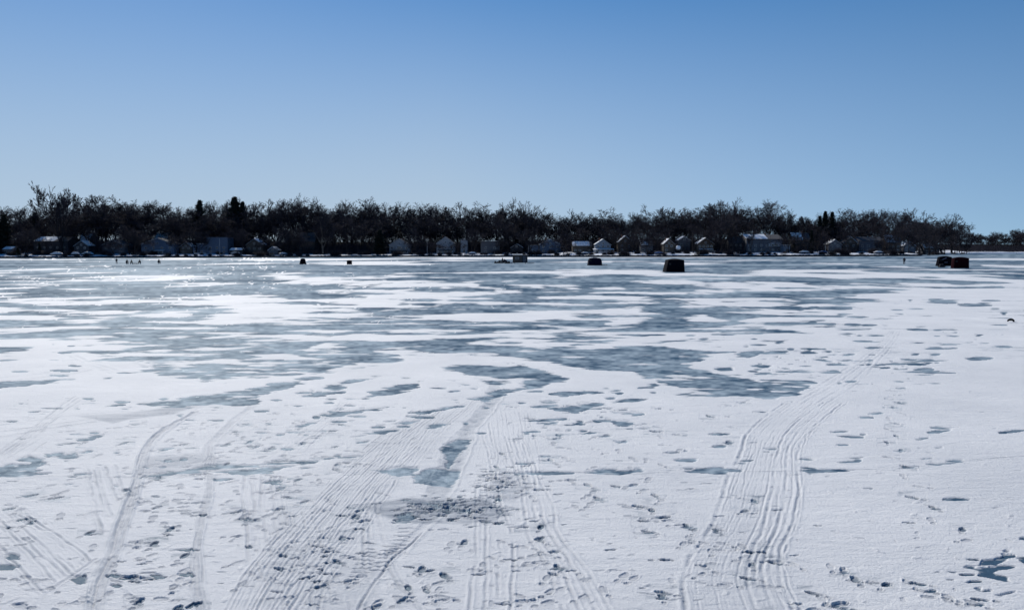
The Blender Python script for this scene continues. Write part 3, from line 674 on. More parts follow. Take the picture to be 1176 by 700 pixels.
def house(px0, px1, ptop, toff, kind, wall, label, roof='shingle', storeys=1, snow=True, porch=None, wings=None, cat='house', rz=0.0, wins=3, chim=True, grp='houses along the far shore'):
    pc = (px0+px1)/2; D = 500.0
    for _ in range(4):
        X = bearing(pc, D); D = float(shore(X))+toff
    X = bearing(pc, D); gz = float(land(np.array([X]), np.array([D]))[0])-.15
    W = max((px1-px0)*D/F, 4.0); Hh = max(zof(pc, ptop, D)-gz, 3.4)
    root = empty('house', (X, D, gz), rz)
    tag(root, label, cat, grp)
    hw = W/2; dep = max(8.0, W*.75); wm = MAT['wall_'+wall]; rm = MAT[roof]
    eave = Hh*(.56 if kind == 'gable' else .62) if storeys == 1 else Hh*.72
    if Hh > 6.5 and storeys == 1: eave = Hh*.6
    if kind == 'gable':
        iw = hw-.35
        MB().prism(gable_prof(iw, eave, Hh-.35), 0, dep).build('wall', wm, root)
        sl = (Hh-.35-eave)/iw; ov = .45
        b = MB(); th = .2
        b.prism([(-iw-ov, eave-sl*ov+.01), (0, Hh-.34), (iw+ov, eave-sl*ov+.01), (iw+ov, eave-sl*ov+.01+th), (0, Hh-.34+th*1.1), (-iw-ov, eave-sl*ov+.01+th)], -.5, dep+.5)
        rf = b.build('roof', rm, root)
        if snow:
            b = MB(); q = .16
            for s_ in (-1, 1):
                if snow == 'left' and s_ == 1: continue
                if snow == 'right' and s_ == -1: continue
                b.prism([(s_*(iw+ov-.25), eave-sl*(ov-.25)+.24), (s_*.06, Hh-.34+th*1.1+.02), (s_*.06, Hh-.34+th*1.1+q), (s_*(iw+ov-.3), eave-sl*(ov-.3)+.24+q)], -.4, dep+.4)
            b.build('roof_snow', MAT['snow'], rf)
        # bargeboards
        b = MB()
        for s_ in (-1, 1):
            b.prism([(s_*(iw+ov), eave-sl*ov-.14), (0, Hh-.50), (0, Hh-.34), (s_*(iw+ov), eave-sl*ov+.005)], -.56, -.503)
        b.build('bargeboard', MAT['trim'], root)
        pk = Hh-.35
    elif kind == 'ridge':
        iw = hw-.3
        MB().prismx([(0, 0), (dep, 0), (dep, eave), (dep/2, Hh-.35), (0, eave)], -iw, iw).build('wall', wm, root)
        sl = (Hh-.35-eave)/(dep/2); ov = .5; th = .2
        rf = MB().prismx([(-ov, eave-sl*ov+.01), (dep/2, Hh-.34), (dep+ov, eave-sl*ov+.01), (dep+ov, eave-sl*ov+.01+th), (dep/2, Hh-.34+th), (-ov, eave-sl*ov+.01+th)], -hw, hw).build('roof', rm, root)
        if snow:
            MB().prismx([(-ov+.2, eave-sl*(ov-.2)+.25), (dep/2, Hh-.34+th+.02), (dep+ov-.2, eave-sl*(ov-.2)+.25), (dep/2, Hh-.34+th+.22)], -hw+.2, hw*(.75 if snow is True else .2)).build('roof_snow', MAT['snow'], rf)
        pk = eave
    else:   # flat / shed roofed
        MB().box((-hw+.2, 0, 0), (hw-.2, dep, Hh-.3)).build('wall', wm, root)
        rf = MB().prismx([(-.4, Hh-.55+.26), (dep+.4, Hh-.1), (dep+.4, Hh+.1), (-.4, Hh-.05)], -hw, hw).build('roof', rm, root)
        if snow: MB().prismx([(-.3, Hh-.03), (dep+.3, Hh+.12), (dep+.3, Hh+.3), (-.3, Hh+.12)], -hw+.1, hw-.1).build('roof_snow', MAT['snow'], rf)
        eave = Hh-.5; pk = eave
    nrow = 2 if eave > 4.6 else 1
    for r_ in range(nrow):
        z = .95+r_*2.7
        if z+1.25 > eave: break
        n = wins
        for k in range(n):
            x = (-1+2*(k+.5)/n)*(hw-.6)
            if r_ == 0 and k == n//2 and porch is None: continue
            window(root, x, 0, z, min(1.25, (W-1.5)/n*.66), 1.2)
    if kind == 'gable' and pk-eave > 2.0: window(root, 0, 0, eave+.15, 1.0, min(1.1, (pk-eave)*.45))
    dr = MB().box((-.48, -.06, .1), (.48, -.004, 2.15)).build('door', MAT['wood'], root) if porch is None else None
    if dr: MB().box((.30, -.11, 1.0), (.38, -.062, 1.1)).build('handle', MAT['metal'], dr)
    if porch:
        pw = hw*porch; ph = min(2.7, eave-.2)
        p = MB().prismx([(-3.0, ph-.45), (-.02, ph), (-.02, ph+.16), (-3.1, ph-.3)], -pw, pw).build('porch_roof', rm if not snow else MAT['snow'], root)
        MB().box((-pw, -2.9, .05), (pw, -.03, .35)).build('deck', MAT['wood'], root)
        for k in range(4):
            x = -pw+.15+(2*pw-.3)*k/3
            MB().box((x-.09, -2.85, .352), (x+.09, -2.67, ph-.43)).build('post', MAT['trim'], root)
        b = MB().box((-pw+.1, -2.83, 1.2), (pw-.1, -2.75, 1.28))
        for k in range(14):
            x = -pw+.2+(2*pw-.4)*k/13; b.box((x-.025, -2.815, .355), (x+.025, -2.765, 1.198))
        b.build('railing', MAT['trim'], root)
        MB().box((-.48, -.06, .36), (.48, -.004, 2.3)).build('door', MAT['glass'], root)
    if chim:
        cx_ = hw*.35*(1 if int(pc) % 2 else -1); cy_ = dep*.6
        MB().box((cx_-.35, cy_-.35, eave), (cx_+.35, cy_+.35, Hh+.7)).build('chimney', MAT['brick'], root)
    for wg in (wings or []):
        x0, x1, top, sn = wg          # px extent and top
        a = bearing(x0, D)-X; b_ = bearing(x1, D)-X; hh = max(zof((x0+x1)/2, top, D)-gz, 2.4)
        w_ = MB().box((a, .6, 0), (b_, dep*.8, hh-.25)).build('wing', wm, root)
        MB().prismx([(.2, hh-.24), (dep*.8+.3, hh-.1), (dep*.8+.3, hh+.12), (.2, hh-.04)], a-.2, b_+.2).build('wing_roof', MAT['snow'] if sn else rm, root)
        window(w_, (a+b_)/2, .6, .9, min(1.4, abs(b_-a)*.4), 1.1)
    HOUSES.append((pc, D, root, label, W))
    return root
HOUSES = []
HL = [
 (4,17,283,22,'ridge','grey','small low grey house with snow on its roof at the left edge',dict(snow=True,chim=False,wins=2)),
 (40,80,271.5,34,'ridge','dark','long dark house left of the tall vase-shaped elm',dict(snow='part',storeys=2,wins=5)),
 (92,107,268.5,62,'ridge','grey','house set back with a bright snowy roof between the tall elm and the grey cottage',dict(snow=True,wins=2)),
 (86,104,276,30,'gable','dark','dark cottage with a pale roof edge beside the tall elm',dict(snow='right',chim=False,wins=2)),
 (118,145,274.5,28,'gable','grey','pale grey cottage with a band of windows behind the standing person on the ice',dict(snow=False,wins=3,chim=False)),
 (177,203,267,58,'ridge','brown','brown house with patchy snow on the roof, set back above the blue-grey gabled house',dict(roof='shingle_brown',snow='part',wins=3)),
 (163,202,273,26,'gable','blue','wide blue-grey gabled house with a glazed porch',dict(snow='left',porch=.4,wins=4)),
 (207,222,278,30,'gable','tan','small tan house with one snowy roof slope',dict(snow='right',wins=2,chim=False)),
 (238,263,272,28,'flat','blue','two-storey blue house with a flat roof and a low snowy wing',dict(snow=False,storeys=2,wins=3,wings=[(227,237.7,279.5,True),(222,226.6,282,True)])),
 (264,281,284.5,20,'ridge','dark','low dark boathouse with a white roof right of the blue house',dict(snow=True,chim=False,wins=2)),
 (283,303,273.5,30,'gable','tan','tan gabled house with a tall window under its peak',dict(snow='right',wins=3)),
 (308,320,283,16,'gable','grey','tiny grey cabin on the snowy bank',dict(snow=True,chim=False,wins=1)),
 (342,363,266.8,40,'ridge','brown','tall house with a big grey roof sloping to the lake, behind pale bare trunks',dict(snow=False,wins=3,roof='shingle')),
 (447,471,273.5,26,'gable','white','white house with an upper storey and a small gabled porch',dict(snow=False,storeys=1,porch=.85,wins=4,roof='shingle')),
 (501,523,271.3,26,'gable','white','white-fronted house with a steep dark gable and a railed porch',dict(snow=False,porch=.8,wins=3)),
 (529,537.5,275,30,'flat','white','narrow tall white boathouse',dict(snow=True,chim=False,wins=1,storeys=2)),
 (552,574,277,26,'flat','grey','flat-roofed grey house with two wide windows',dict(snow='x',wins=2,storeys=2,chim=False)),
 (586,601,279.5,26,'gable','dark','dark cottage behind the ice shanty',dict(snow='right',wins=2,chim=False)),
 (619,645,274.3,28,'gable','blue','blue gabled house with snowy roof edges',dict(snow=True,wins=3,wings=[(607,618.6,281,False)])),
 (657,680,277,30,'ridge','tan','long house under a thick white snowy roof',dict(snow=True,wins=4,chim=False)),
 (683,702,274.3,26,'gable','paleblue','pale blue gabled house with a long white porch',dict(snow='left',porch=1.25,wins=3)),
 (709,727,270.5,34,'gable','brown','house with a bright snow-covered roof peak',dict(snow=True,wins=2)),
 (735,750,276,28,'ridge','grey','low grey house with white trim left of the black pop-up shelter',dict(snow='part',wins=3,chim=False)),
 (761,775,273.7,28,'gable','tan','tan cottage with a steep roof above the black pop-up shelter',dict(snow='left',wins=2)),
 (778,793,271,36,'gable','grey','tall grey house right of the white tank',dict(snow='left',wins=2,storeys=2)),
 (800,820,272.7,26,'gable','brown','house with a glazed gable and balcony',dict(snow='left',porch=.8,wins=4,chim=False)),
 (836,854,271.5,38,'ridge','dark','dark house hidden among thick trees',dict(snow=False,wins=3)),
 (856,898,268.7,30,'ridge','grey','largest house on the shore, long grey roof and a white gabled wing',dict(snow='part',storeys=2,wins=6,wings=[(880,898,279,False)])),
 (899,907,281.5,18,'flat','paleblue','small pale blue boathouse by the water',dict(snow=True,wins=1,chim=False)),
 (909,930,267,48,'ridge','green','dark green house set back behind two conifers',dict(snow='part',wins=3)),
 (950,966,274.7,30,'gable','grey','grey cottage with a pointed gable left of the bright snowy roof',dict(snow='left',wins=2)),
 (967,984,271.5,36,'gable','tan','house with a bright snowy roof corner',dict(snow='right',wins=2,chim=False)),
 (985,1014,271.3,30,'ridge','grey','wide two-storey grey house near the standing fisherman',dict(snow=False,storeys=2,wins=4)),
 (1016,1034,270,34,'ridge','brown','brown house half hidden by bare trunks',dict(snow='part',wins=3)),
 (1036,1051,277,26,'gable','grey','low grey cottage behind the standing fisherman',dict(snow=True,wins=2,chim=False)),
 (1060,1078,279,30,'ridge','dark','dark low house near the end of the near shore',dict(snow='part',wins=3,chim=False)),
]
for (a, b_, top, off, kd, wl, lab, kw) in HL: house(a, b_, top, off, kd, wl, lab, **kw)
# upper storey of the white house and the white wing's gable are told apart in the photo: add a dormer
def add_dormer(idx, dx, w_, z0, h_):
    r_ = HOUSES[idx][2]
    d = MB().prism([(dx-w_/2, z0), (dx+w_/2, z0), (dx+w_/2, z0+h_*.6), (dx, z0+h_), (dx-w_/2, z0+h_*.6)], -.8, 3).build('dormer', MAT['wall_white'], r_)
    window(d, dx, -.8, z0+.3, w_*.5, h_*.35)
add_dormer(13, 0, 5.5, 4.0, 3.4); add_dormer(27, 6.5, 8, 3.6, 3.2)

# ------------------------------------------------------------------ trees
def grow(seed, form, thick=1.0):
    """bare tree as arrays: trunk tubes and crown twigs, 20 m tall"""
    r = np.random.default_rng(seed); TV, TF, CV, CF = [], [], [], []
    def seg(Vl, Fl, a, b, ra, rb, n):
        d = b-a; d = d/(np.linalg.norm(d)+1e-9); u = np.cross(d, [.3, .1, 1.0] if abs(d[2]) < .9 else [1.0, 0, 0]); u /= np.linalg.norm(u); v = np.cross(d, u)
        i = len(Vl)
        for p, q in ((a, ra), (b, rb)):
            for k in range(n):
                t_ = 2*math.pi*k/n; Vl.append(p+(u*math.cos(t_)+v*math.sin(t_))*q)
        for k in range(n): Fl.append((i+k, i+(k+1) % n, i+n+(k+1) % n, i+n+k))
    up_ = form['up']; spread = form['spread']; base = form['base']; kids = form['kids']
    def br(p, d, ln, ra, lev):
        nseg = 3 if lev < 3 else 2 if lev < 4 else 1
        rr_ = ra; pts = [p]
        for k in range(nseg):
            d = d+r.normal(0, .09+.028*lev, 3)+np.array([0, 0, up_*.12]); d /= np.linalg.norm(d)
            q = p+d*ln/nseg; rb = rr_*(.82 if lev < 4 else .6)
            if lev <= 2: seg(TV, TF, p, q, rr_, rb, 6 if lev == 0 else 4)
            else: seg(CV, CF, p, q, max(rr_, .034)*thick, max(rb, .019)*thick, 3)
            p = q; rr_ = rb; pts.append(p)
        if lev >= 5: return
        n = kids[lev]
        for k in range(n):
            f = 1 if k < 2 else r.uniform(.35, 1); s_ = f*nseg; j = min(int(s_), nseg-1); q = pts[j]+(pts[j+1]-pts[j])*(s_-j)
            az = r.uniform(0, 6.283) if lev else 6.283*(k+r.uniform(-.2, .2))/n
            el = spread*(1 if lev else form.get('first', 1))*r.uniform(.6, 1.3)
            u = np.cross(d, [.2, .9, .3]); u /= np.linalg.norm(u); v = np.cross(d, u)
            dd = d*math.cos(el)+(u*math.cos(az)+v*math.sin(az))*math.sin(el); dd[2] = max(dd[2], -.15)
            br(q, dd, ln*form['ratio'][lev]*r.uniform(.75, 1.15), rr_*form.get('taper', .62), lev+1)
    br(np.array([0, 0, -.4]), np.array([r.normal(0, .04), r.normal(0, .04), 1.0]), base, form.get('r', .34), 0)
    TV, CV = np.array(TV), np.array(CV); top = np.percentile(CV[:, 2], 99.5); k = 20/top
    return TV*k, np.array(TF), CV*k, np.array(CF)
FORMS = [dict(up=.9, spread=.55, base=5.5, kids=[6,5,5,5,6], ratio=[1.15,.62,.58,.55,.55]),
         dict(up=.6, spread=.75, base=5.0, kids=[6,5,5,5,6], ratio=[1.1,.65,.6,.55,.55], r=.4),
         dict(up=1.4, spread=.42, base=4.5, kids=[5,5,5,5,6], ratio=[1.6,.6,.55,.5,.55], r=.42),
         dict(up=.7, spread=.62, base=7.0, kids=[5,5,5,5,6], ratio=[.85,.62,.6,.58,.55]),
         dict(up=1.1, spread=.5, base=8.0, kids=[6,5,5,5,5], ratio=[.8,.6,.55,.55,.5], r=.28),
         dict(up=.5, spread=.85, base=4.0, kids=[7,5,5,5,5], ratio=[1.2,.62,.58,.55,.5], r=.38)]
BARE = []
for k, fm in enumerate(FORMS):
    for q in range(2 if k < 4 else 1):
        tv, tf, cv, cf = grow(100+k*7+q, fm)
        BARE.append((mesh_np('tree_trunk', tv, tf), mesh_np('tree_crown', cv, cf), k, (cv, cf, tv, tf)))
for a in BARE: a[0].materials.append(MAT['bark']); a[1].materials.append(MAT['twig'])
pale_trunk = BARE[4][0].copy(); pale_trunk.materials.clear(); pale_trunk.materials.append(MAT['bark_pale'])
def conifer(seed, n_whorl=26, wide=.24, ragged=.35):
    r = np.random.default_rng(seed); V, Fc = [], []
    for k in range(n_whorl):
        z = 3+16.6*k/n_whorl; Lr = (20.5-z)*wide*(1+r.uniform(-ragged, ragged))
        if k > n_whorl*.5 and wide > .25: Lr *= 1.25
        for j in range(9):
            az = r.uniform(0, 6.283); l_ = Lr*r.uniform(.6, 1.1); zz = z+r.uniform(-.3, .3)
            for q in range(16):
                f = (q+.5)/16; c = np.array([math.cos(az)*l_*f, math.sin(az)*l_*f, zz-.12*l_*f+.2*f*f*l_])
                for s_ in range(3):
                    o_ = r.normal(0, .16+.18*(1-f), 3); a_ = r.uniform(0, 6.283); e = np.array([math.cos(a_), math.sin(a_), r.uniform(-.3, .6)])*.42; g = np.cross(e, r.normal(0, 1, 3)); g = g/np.linalg.norm(g)*.13
                    i = len(V); cc = c+o_; V += [cc-e-g*.4, cc-g, cc+e, cc+g]; Fc.append((i, i+1, i+2, i+3))
    return np.array(V), np.array(Fc)
CON = []
for sd_, wd, rg in ((1, .22, .3), (2, .30, .45), (3, .17, .25)):
    v_, f_ = conifer(sd_, 26, wd, rg); mc = mesh_np('conifer_crown', v_, f_); mc.materials.append(MAT['needle'])
    tb = MB().tube([(0, 0, -.4), (.05, 0, 8), (0, .05, 19)], [.34, .24, .05], 8); tmp = tb.build('trunk', MAT['bark'])
    mt_ = tmp.data; bpy.data.objects.remove(tmp); CON.append((mt_, mc))
TREES = []
def tree(px, ptop, toff, mesh=None, wide=1.0, kind='bare', rz=None, name=None, D0=None, tall=None, pale=False):
    D = 500.0 if D0 is None else D0
    if D0 is None:
        for _ in range(4): D = float(shore(bearing(px, D)))+toff
    X = bearing(px, D); gz = float(land(np.array([X]), np.array([D]))[0])
    Ht = zof(px, ptop, D)-gz if tall is None else tall
    root = empty(name or ('bare_tree' if kind == 'bare' else 'pine_tree'), (X, D, gz), random.uniform(0, 6.28) if rz is None else rz)
    s = Ht/20; root.scale = (s*wide, s*wide, s)
    tm, cm = (BARE[mesh][:2] if kind == 'bare' else CON[mesh])
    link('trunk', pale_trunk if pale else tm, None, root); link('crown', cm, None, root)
    TREES.append([px, ptop, root, kind, mesh, D, Ht, pale]); return root
TOP = [(-40,240),(0,243),(15,241),(30,243),(45,245),(52,240),(60,238),(85,238),(92,236),(100,240),(105,234),(115,229),(130,231),(140,234),(150,230),(165,238),(178,235),(190,237),(205,240),(218,239),(225,238),(245,236),
 (255,237),(262,236),(285,233),(300,234),(312,235),(322,229),(335,228),(345,235),(355,234),(370,239),(380,234),(390,231),(405,233),(418,236),(430,238),(440,236),(450,238),(460,239),(478,236),(495,236),
 (510,239),(520,237),(535,239),(545,243),(558,240),(568,236),(580,233),(592,233),(605,235),(612,236),(620,240),(640,246),(660,247),(672,243),(680,243),(690,248),(710,252),(720,250),(735,246),(745,242),
 (755,241),(770,241),(785,243),(800,236),(815,234),(825,232),(840,233),(850,240),(862,240),(870,236),(880,236),(888,243),(895,243),(905,248),(915,249),(925,250),(935,249),(945,246),(955,247),(965,244),
 (980,241),(990,241),(1000,243),(1015,244),(1030,245),(1040,244),(1055,245),(1065,249),(1078,249),(1092,251),(1098,256),(1107,264)]
tpx = [p[0] for p in TOP]; tpy = [p[1] for p in TOP]
# the crowns that make the skyline
TREE_ROWS = []
x = -32
while x < 1104:
    y = float(np.interp(x, tpx, tpy))
    d = random.uniform(70, 100) if x < 1060 else random.uniform(30, 60)
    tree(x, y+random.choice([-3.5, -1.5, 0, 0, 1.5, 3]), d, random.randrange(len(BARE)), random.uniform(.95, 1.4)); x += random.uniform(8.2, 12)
# the middle row, lower crowns behind and between the houses
x = -25
while x < 1110:
    y = float(np.interp(x, tpx, tpy))+random.uniform(7, 16)
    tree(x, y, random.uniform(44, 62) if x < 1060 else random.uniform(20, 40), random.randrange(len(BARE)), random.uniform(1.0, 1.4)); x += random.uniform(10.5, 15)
# trees standing in the yards, in front of or beside houses
ELM = []
def elm():
    ELM.extend([grow(500+q, dict(up=1.1, spread=.46, base=4.5, kids=[7,5,5,4,4], ratio=[1.75,.62,.55,.5,.55], r=.5, taper=.66), 2.0) for q in (0, 1, 2, 3)])
    # the variant and turn whose crown stands most evenly about its trunk
    best = None
    for mi in range(len(ELM)):
        P = ELM[mi][2]
        for a in np.arange(0, 6.28, .15):
            xx = P[:, 0]*math.cos(a)-P[:, 1]*math.sin(a); lo, hi = np.percentile(xx, 1), np.percentile(xx, 99); sc = abs(lo+hi)/(hi-lo)
            if best is None or sc < best[0]: best = (sc, mi, a, hi-lo)
    return best
e_ = elm(); q_ = ELM[e_[1]]; a_ = mesh_np('tree_trunk', q_[0], q_[1]); b_ = mesh_np('tree_crown', q_[2], q_[3]); a_.materials.append(MAT['bark']); b_.materials.append(MAT['twig']); BARE.append((a_, b_, 9, None))
tree(72, 215.5, 30, len(BARE)-1, min(1.15, (24.5/e_[3])/(38.5/20)), name='elm_tree', rz=e_[2]); ELMB = BARE.pop(); tree(118, 227, 45, 5, .9)
for px, top, off in [(24,268,14),(33,262,20),(110,262,16),(150,258,18),(158,266,14),(226,262,24),(272,262,26),(330,256,16),(336,262,12),(372,244,15),(385,256,12),(398,250,18),(412,258,14),(424,252,18),(478,262,20),(486,270,16),
                     (545,262,18),(575,250,24),(583,258,20),(608,262,22),(650,266,20),(705,262,24),(731,262,20),(756,262,20),(796,258,20),(828,244,16),(834,250,20),(862,262,14),(905,268,14),(938,262,24),(948,266,18),(975,262,24),(1012,262,16),
                     (1028,262,14),(1042,266,12),(1054,258,18),(1066,262,14),(1074,256,22),(1084,262,10),(1092,258,18),(1098,262,12),(1103,268,16),(1109,272,8)]:
    tree(px, top, off, random.randrange(len(BARE)), random.uniform(.8, 1.1), pale=(px in (372, 683)))
tree(1112, 262, 10, 8, .5)
for px in (34, 60, 132, 158, 205, 228, 278, 306, 331, 352, 380, 404, 428, 475, 492, 527, 546, 580, 606, 652, 730, 760, 822, 845, 906, 944, 1012, 1034, 1056, 1070):
    pxx = px+random.uniform(-5, 5); tree(pxx, random.uniform(262, 276), random.choice([12, 18, 23]), random.randrange(len(BARE)), random.uniform(.9, 1.5))
for px, top, m_, off, wd in [(232,229.5,1,70,1.0),(272,225.5,1,72,1.15),(281,231,1,75,.8),(8,246,1,30,1.2),(0,252,1,26,1.0),(437,263,1,10,1.5),(946,242.5,0,60,1.0),(954,243,0,62,1.0),(940,248,0,58,1.0),(931,264,2,22,1.0),(911,272,2,20,1.0),(47,278,2,16,1.3),(22,284,1,8,1.6),(44,244,0,70,1.1),(433,276,2,8,1.6),(441,276,2,8,1.4)]:
    tree(px, top, off, m_, wd, 'pine')
# far shore, right edge
for k, px in enumerate(np.arange(1114, 1215, 5.2)):
    y = float(np.interp(px, [1112,1120,1130,1145,1155,1165,1176,1215], [267,268,268.5,267,269.5,263.5,265,264]))
    tree(px, y+random.uniform(-1, 1.5), 0, k % len(BARE), 1.2, D0=1010+random.uniform(-20, 40))
# the wood further back that reads as one mass
def wood_mass():
    vs, fs = [], []; off = 0; r = random.Random(3)
    for D, h0, n, x0, x1 in ((610, 15, 150, -470, 300), (660, 16.5, 130, -500, 330), (580, 9, 150, -440, 280), (1060, 13, 60, 560, 860)):
        for k in range(n):
            X = x0+(x1-x0)*(k+r.random())/n; Y = D+r.uniform(-14, 14); cv, cf, tv, tf = BARE[r.randrange(len(BARE))][3]
            px = CX+F*X/Y; lim = zof(px, float(np.interp(px, tpx+[1112, 1400], tpy+[270, 268]))+3, Y)
            gz = float(land(np.array([X]), np.array([Y]))[0]); hh = min(h0*r.uniform(.8, 1.35), lim-gz)
            if hh < 4: continue
            s = hh/20; sel_ = cf[::3]; u, inv = np.unique(sel_, return_inverse=True)
            a = r.uniform(0, 6.28); c_, s_ = math.cos(a), math.sin(a)
            for V0, F0, th in ((cv[u], inv.reshape(sel_.shape), 1), (tv, tf, 1)):
                P = V0*s; P = np.stack([P[:, 0]*c_-P[:, 1]*s_+X, P[:, 0]*s_+P[:, 1]*c_+Y, P[:, 2]+gz], 1)
                vs.append(P); fs.append(F0+off); off += len(P)
    return np.concatenate(vs), np.concatenate(fs)
wv_, wf_ = wood_mass()
tag(link('distant_wood', mesh_np('distant_wood', wv_, wf_), MAT['twig']), 'mass of bare trees rising behind the shore houses and skyline crowns', 'woodland', kind='stuff')
# brushwood under the trees
def brush():
    r = np.random.default_rng(9); n = 160000; px = r.uniform(-40, 1112, n); t_ = r.uniform(30, 110, n)
    X = (px-CX)/F*540; X[120000:] = r.uniform(560, 900, 40000); t_[120000:] = r.uniform(12, 90, 40000); Y = shore(X)+t_; z = land(X, Y); h_ = r.uniform(1.2, 8.5, n); a = r.uniform(0, 6.28, n); l_ = r.normal(0, .6, n); w_ = .045
    b0 = np.stack([X, Y, z-.1], 1); tp = np.stack([X+l_*np.cos(a), Y+l_*np.sin(a), z+h_], 1)
    A_ = np.stack([np.cos(a)*w_, np.sin(a)*w_, 0*a], 1); B_ = np.stack([np.cos(a+2.1)*w_, np.sin(a+2.1)*w_, 0*a], 1); C_ = np.stack([np.cos(a+4.2)*w_, np.sin(a+4.2)*w_, 0*a], 1)
    V = np.stack([b0+A_, b0+B_, b0+C_, tp+A_*.5, tp+B_*.5, tp+C_*.5], 1).reshape(-1, 3); i = np.arange(n)[:, None]*6
    Fq = np.concatenate([i+np.array([[0, 1, 4, 3]]), i+np.array([[1, 2, 5, 4]]), i+np.array([[2, 0, 3, 5]])])
    return V, Fq
bv, bf = brush()
tag(link('brushwood', mesh_np('brushwood', bv, bf), MAT['twig']), 'dark undergrowth and saplings between the houses and the wood', 'undergrowth', kind='stuff')
# ------------------------------------------------------------------ things standing on the ice
def stand(px, py):
    p = ground(px, py); return float(p[0]), float(p[1])
def skin(name, verts, edges, radii, mat, parent, sub=1):
    me = bpy.data.meshes.new(name); me.from_pydata(verts, edges, []); tmp = bpy.data.objects.new('tmp', me); col.objects.link(tmp)
    md = tmp.modifiers.new('skin', 'SKIN'); me.skin_vertices[0].data[0].use_root = True
    for v, r_ in zip(me.skin_vertices[0].data, radii):
        v.radius = (r_, r_) if not hasattr(r_, '__len__') else r_
    sb = tmp.modifiers.new('sub', 'SUBSURF'); sb.levels = sub; sb.render_levels = sub
    dg = bpy.context.evaluated_depsgraph_get(); nm = bpy.data.meshes.new_from_object(tmp.evaluated_get(dg)); bpy.data.objects.remove(tmp)
    nm.name = name; nm.materials.clear(); nm.materials.append(mat)
    for p in nm.polygons: p.use_smooth = True
    o = bpy.data.objects.new(name, nm); col.objects.link(o); o.parent = parent; return o
def person(px, py, label, pose='stand', rz=0.0, coat='coat_dark', hat='coat_dark', arm=0.0, h=1.0):
    x, y = stand(px, py); root = empty('person', (x, y, .015), rz); root.scale = (h, h, h)
    tag(root, label, 'person', 'people fishing through the ice')
    if pose == 'stand':
        hip = .92; J = dict(pel=(0, 0, hip), wa=(0, .01, 1.08), ch=(0, .02, 1.30), nk=(0, .01, 1.46), hd=(0, -.01, 1.60), tp=(0, -.01, 1.70),
            hl=(-.10, 0, .90), kl=(-.13, -.05, .50), al=(-.14, 0, .10), fl=(-.15, -.15, .05), hr=(.10, 0, .90), kr=(.14, .02, .50), ar=(.15, .08, .10), fr=(.16, -.06, .05),
            sl=(-.19, .02, 1.40), el=(-.27, .0, 1.12), wl=(-.26, -.14-arm, .93+arm), sr=(.19, .02, 1.40), er=(.27, -.02, 1.12), wr=(.22, -.20, .95))
    else:
        hip = .46; J = dict(pel=(0, .05, hip), wa=(0, .02, .62), ch=(0, -.06, .84), nk=(0, -.11, .98), hd=(0, -.15, 1.11), tp=(0, -.15, 1.21),
            hl=(-.10, .02, .46), kl=(-.17, -.40, .48), al=(-.17, -.38, .10), fl=(-.18, -.53, .05), hr=(.10, .02, .46), kr=(.17, -.38, .49), ar=(.18, -.32, .10), fr=(.19, -.47, .05),
            sl=(-.19, -.07, .92), el=(-.27, -.22, .68), wl=(-.12, -.42, .60), sr=(.19, -.07, .92), er=(.27, -.24, .69), wr=(.13, -.43, .62))
    names = list(J); V = [J[k] for k in names]; ix_ = {k: i for i, k in enumerate(names)}
    E = [('pel', 'wa'), ('wa', 'ch'), ('ch', 'nk'), ('nk', 'hd'), ('hd', 'tp'), ('pel', 'hl'), ('hl', 'kl'), ('kl', 'al'), ('al', 'fl'), ('pel', 'hr'), ('hr', 'kr'), ('kr', 'ar'), ('ar', 'fr'), ('ch', 'sl'), ('sl', 'el'), ('el', 'wl'), ('ch', 'sr'), ('sr', 'er'), ('er', 'wr')]
    RD = dict(pel=.14, wa=.125, ch=.14, nk=.055, hd=.095, tp=.07, hl=.09, kl=.06, al=.042, fl=.035, hr=.09, kr=.06, ar=.042, fr=.035, sl=.06, el=.045, wl=.03, sr=.06, er=.045, wr=.03)
    Ei = [(ix_[a], ix_[b_]) for a, b_ in E]; Rr = [RD[k] for k in names]
    for s_ in ('l', 'r'):        # palm, four fingers and a thumb
        w0 = Vector(J['w'+s_]); d = (w0-Vector(J['e'+s_])).normalized(); sd_ = d.cross(Vector((0, 0, 1))).normalized()
        i0 = len(V); V.append(tuple(w0+d*.07)); Rr.append(.028); Ei.append((ix_['w'+s_], i0))
        for q in range(4):
            a = w0+d*.12+sd_*(q-1.5)*.022; b_ = a+d*(.05-.008*abs(q-1.3))-Vector((0, 0, .015)); i1 = len(V); V += [tuple(a), tuple(b_)]; Rr += [.010, .008]; Ei += [(i0, i1), (i1, i1+1)]
        a = w0+d*.07+sd_*.045; i1 = len(V); V += [tuple(a), tuple(a+d*.045)]; Rr += [.012, .009]; Ei += [(i0, i1), (i1, i1+1)]
    skin('body', V, Ei, Rr, MAT['skin'], root)
    def part(nm, keys, ed, grow, mat, extra=None):
        K_ = [k for k in keys]; ii = {k: i for i, k in enumerate(K_)}
        return skin(nm, [J[k] for k in K_], [(ii[a], ii[b_]) for a, b_ in ed], [RD[k]*1.0+grow for k in K_], mat, root)
    part('jacket', ['pel', 'wa', 'ch', 'sl', 'el', 'wl', 'sr', 'er', 'wr'], [('pel', 'wa'), ('wa', 'ch'), ('ch', 'sl'), ('sl', 'el'), ('el', 'wl'), ('ch', 'sr'), ('sr', 'er'), ('er', 'wr')], .035, MAT[coat])
    part('trousers', ['pel', 'hl', 'kl', 'al', 'hr', 'kr', 'ar'], [('pel', 'hl'), ('hl', 'kl'), ('kl', 'al'), ('pel', 'hr'), ('hr', 'kr'), ('kr', 'ar')], .024, MAT['coat_dark'])
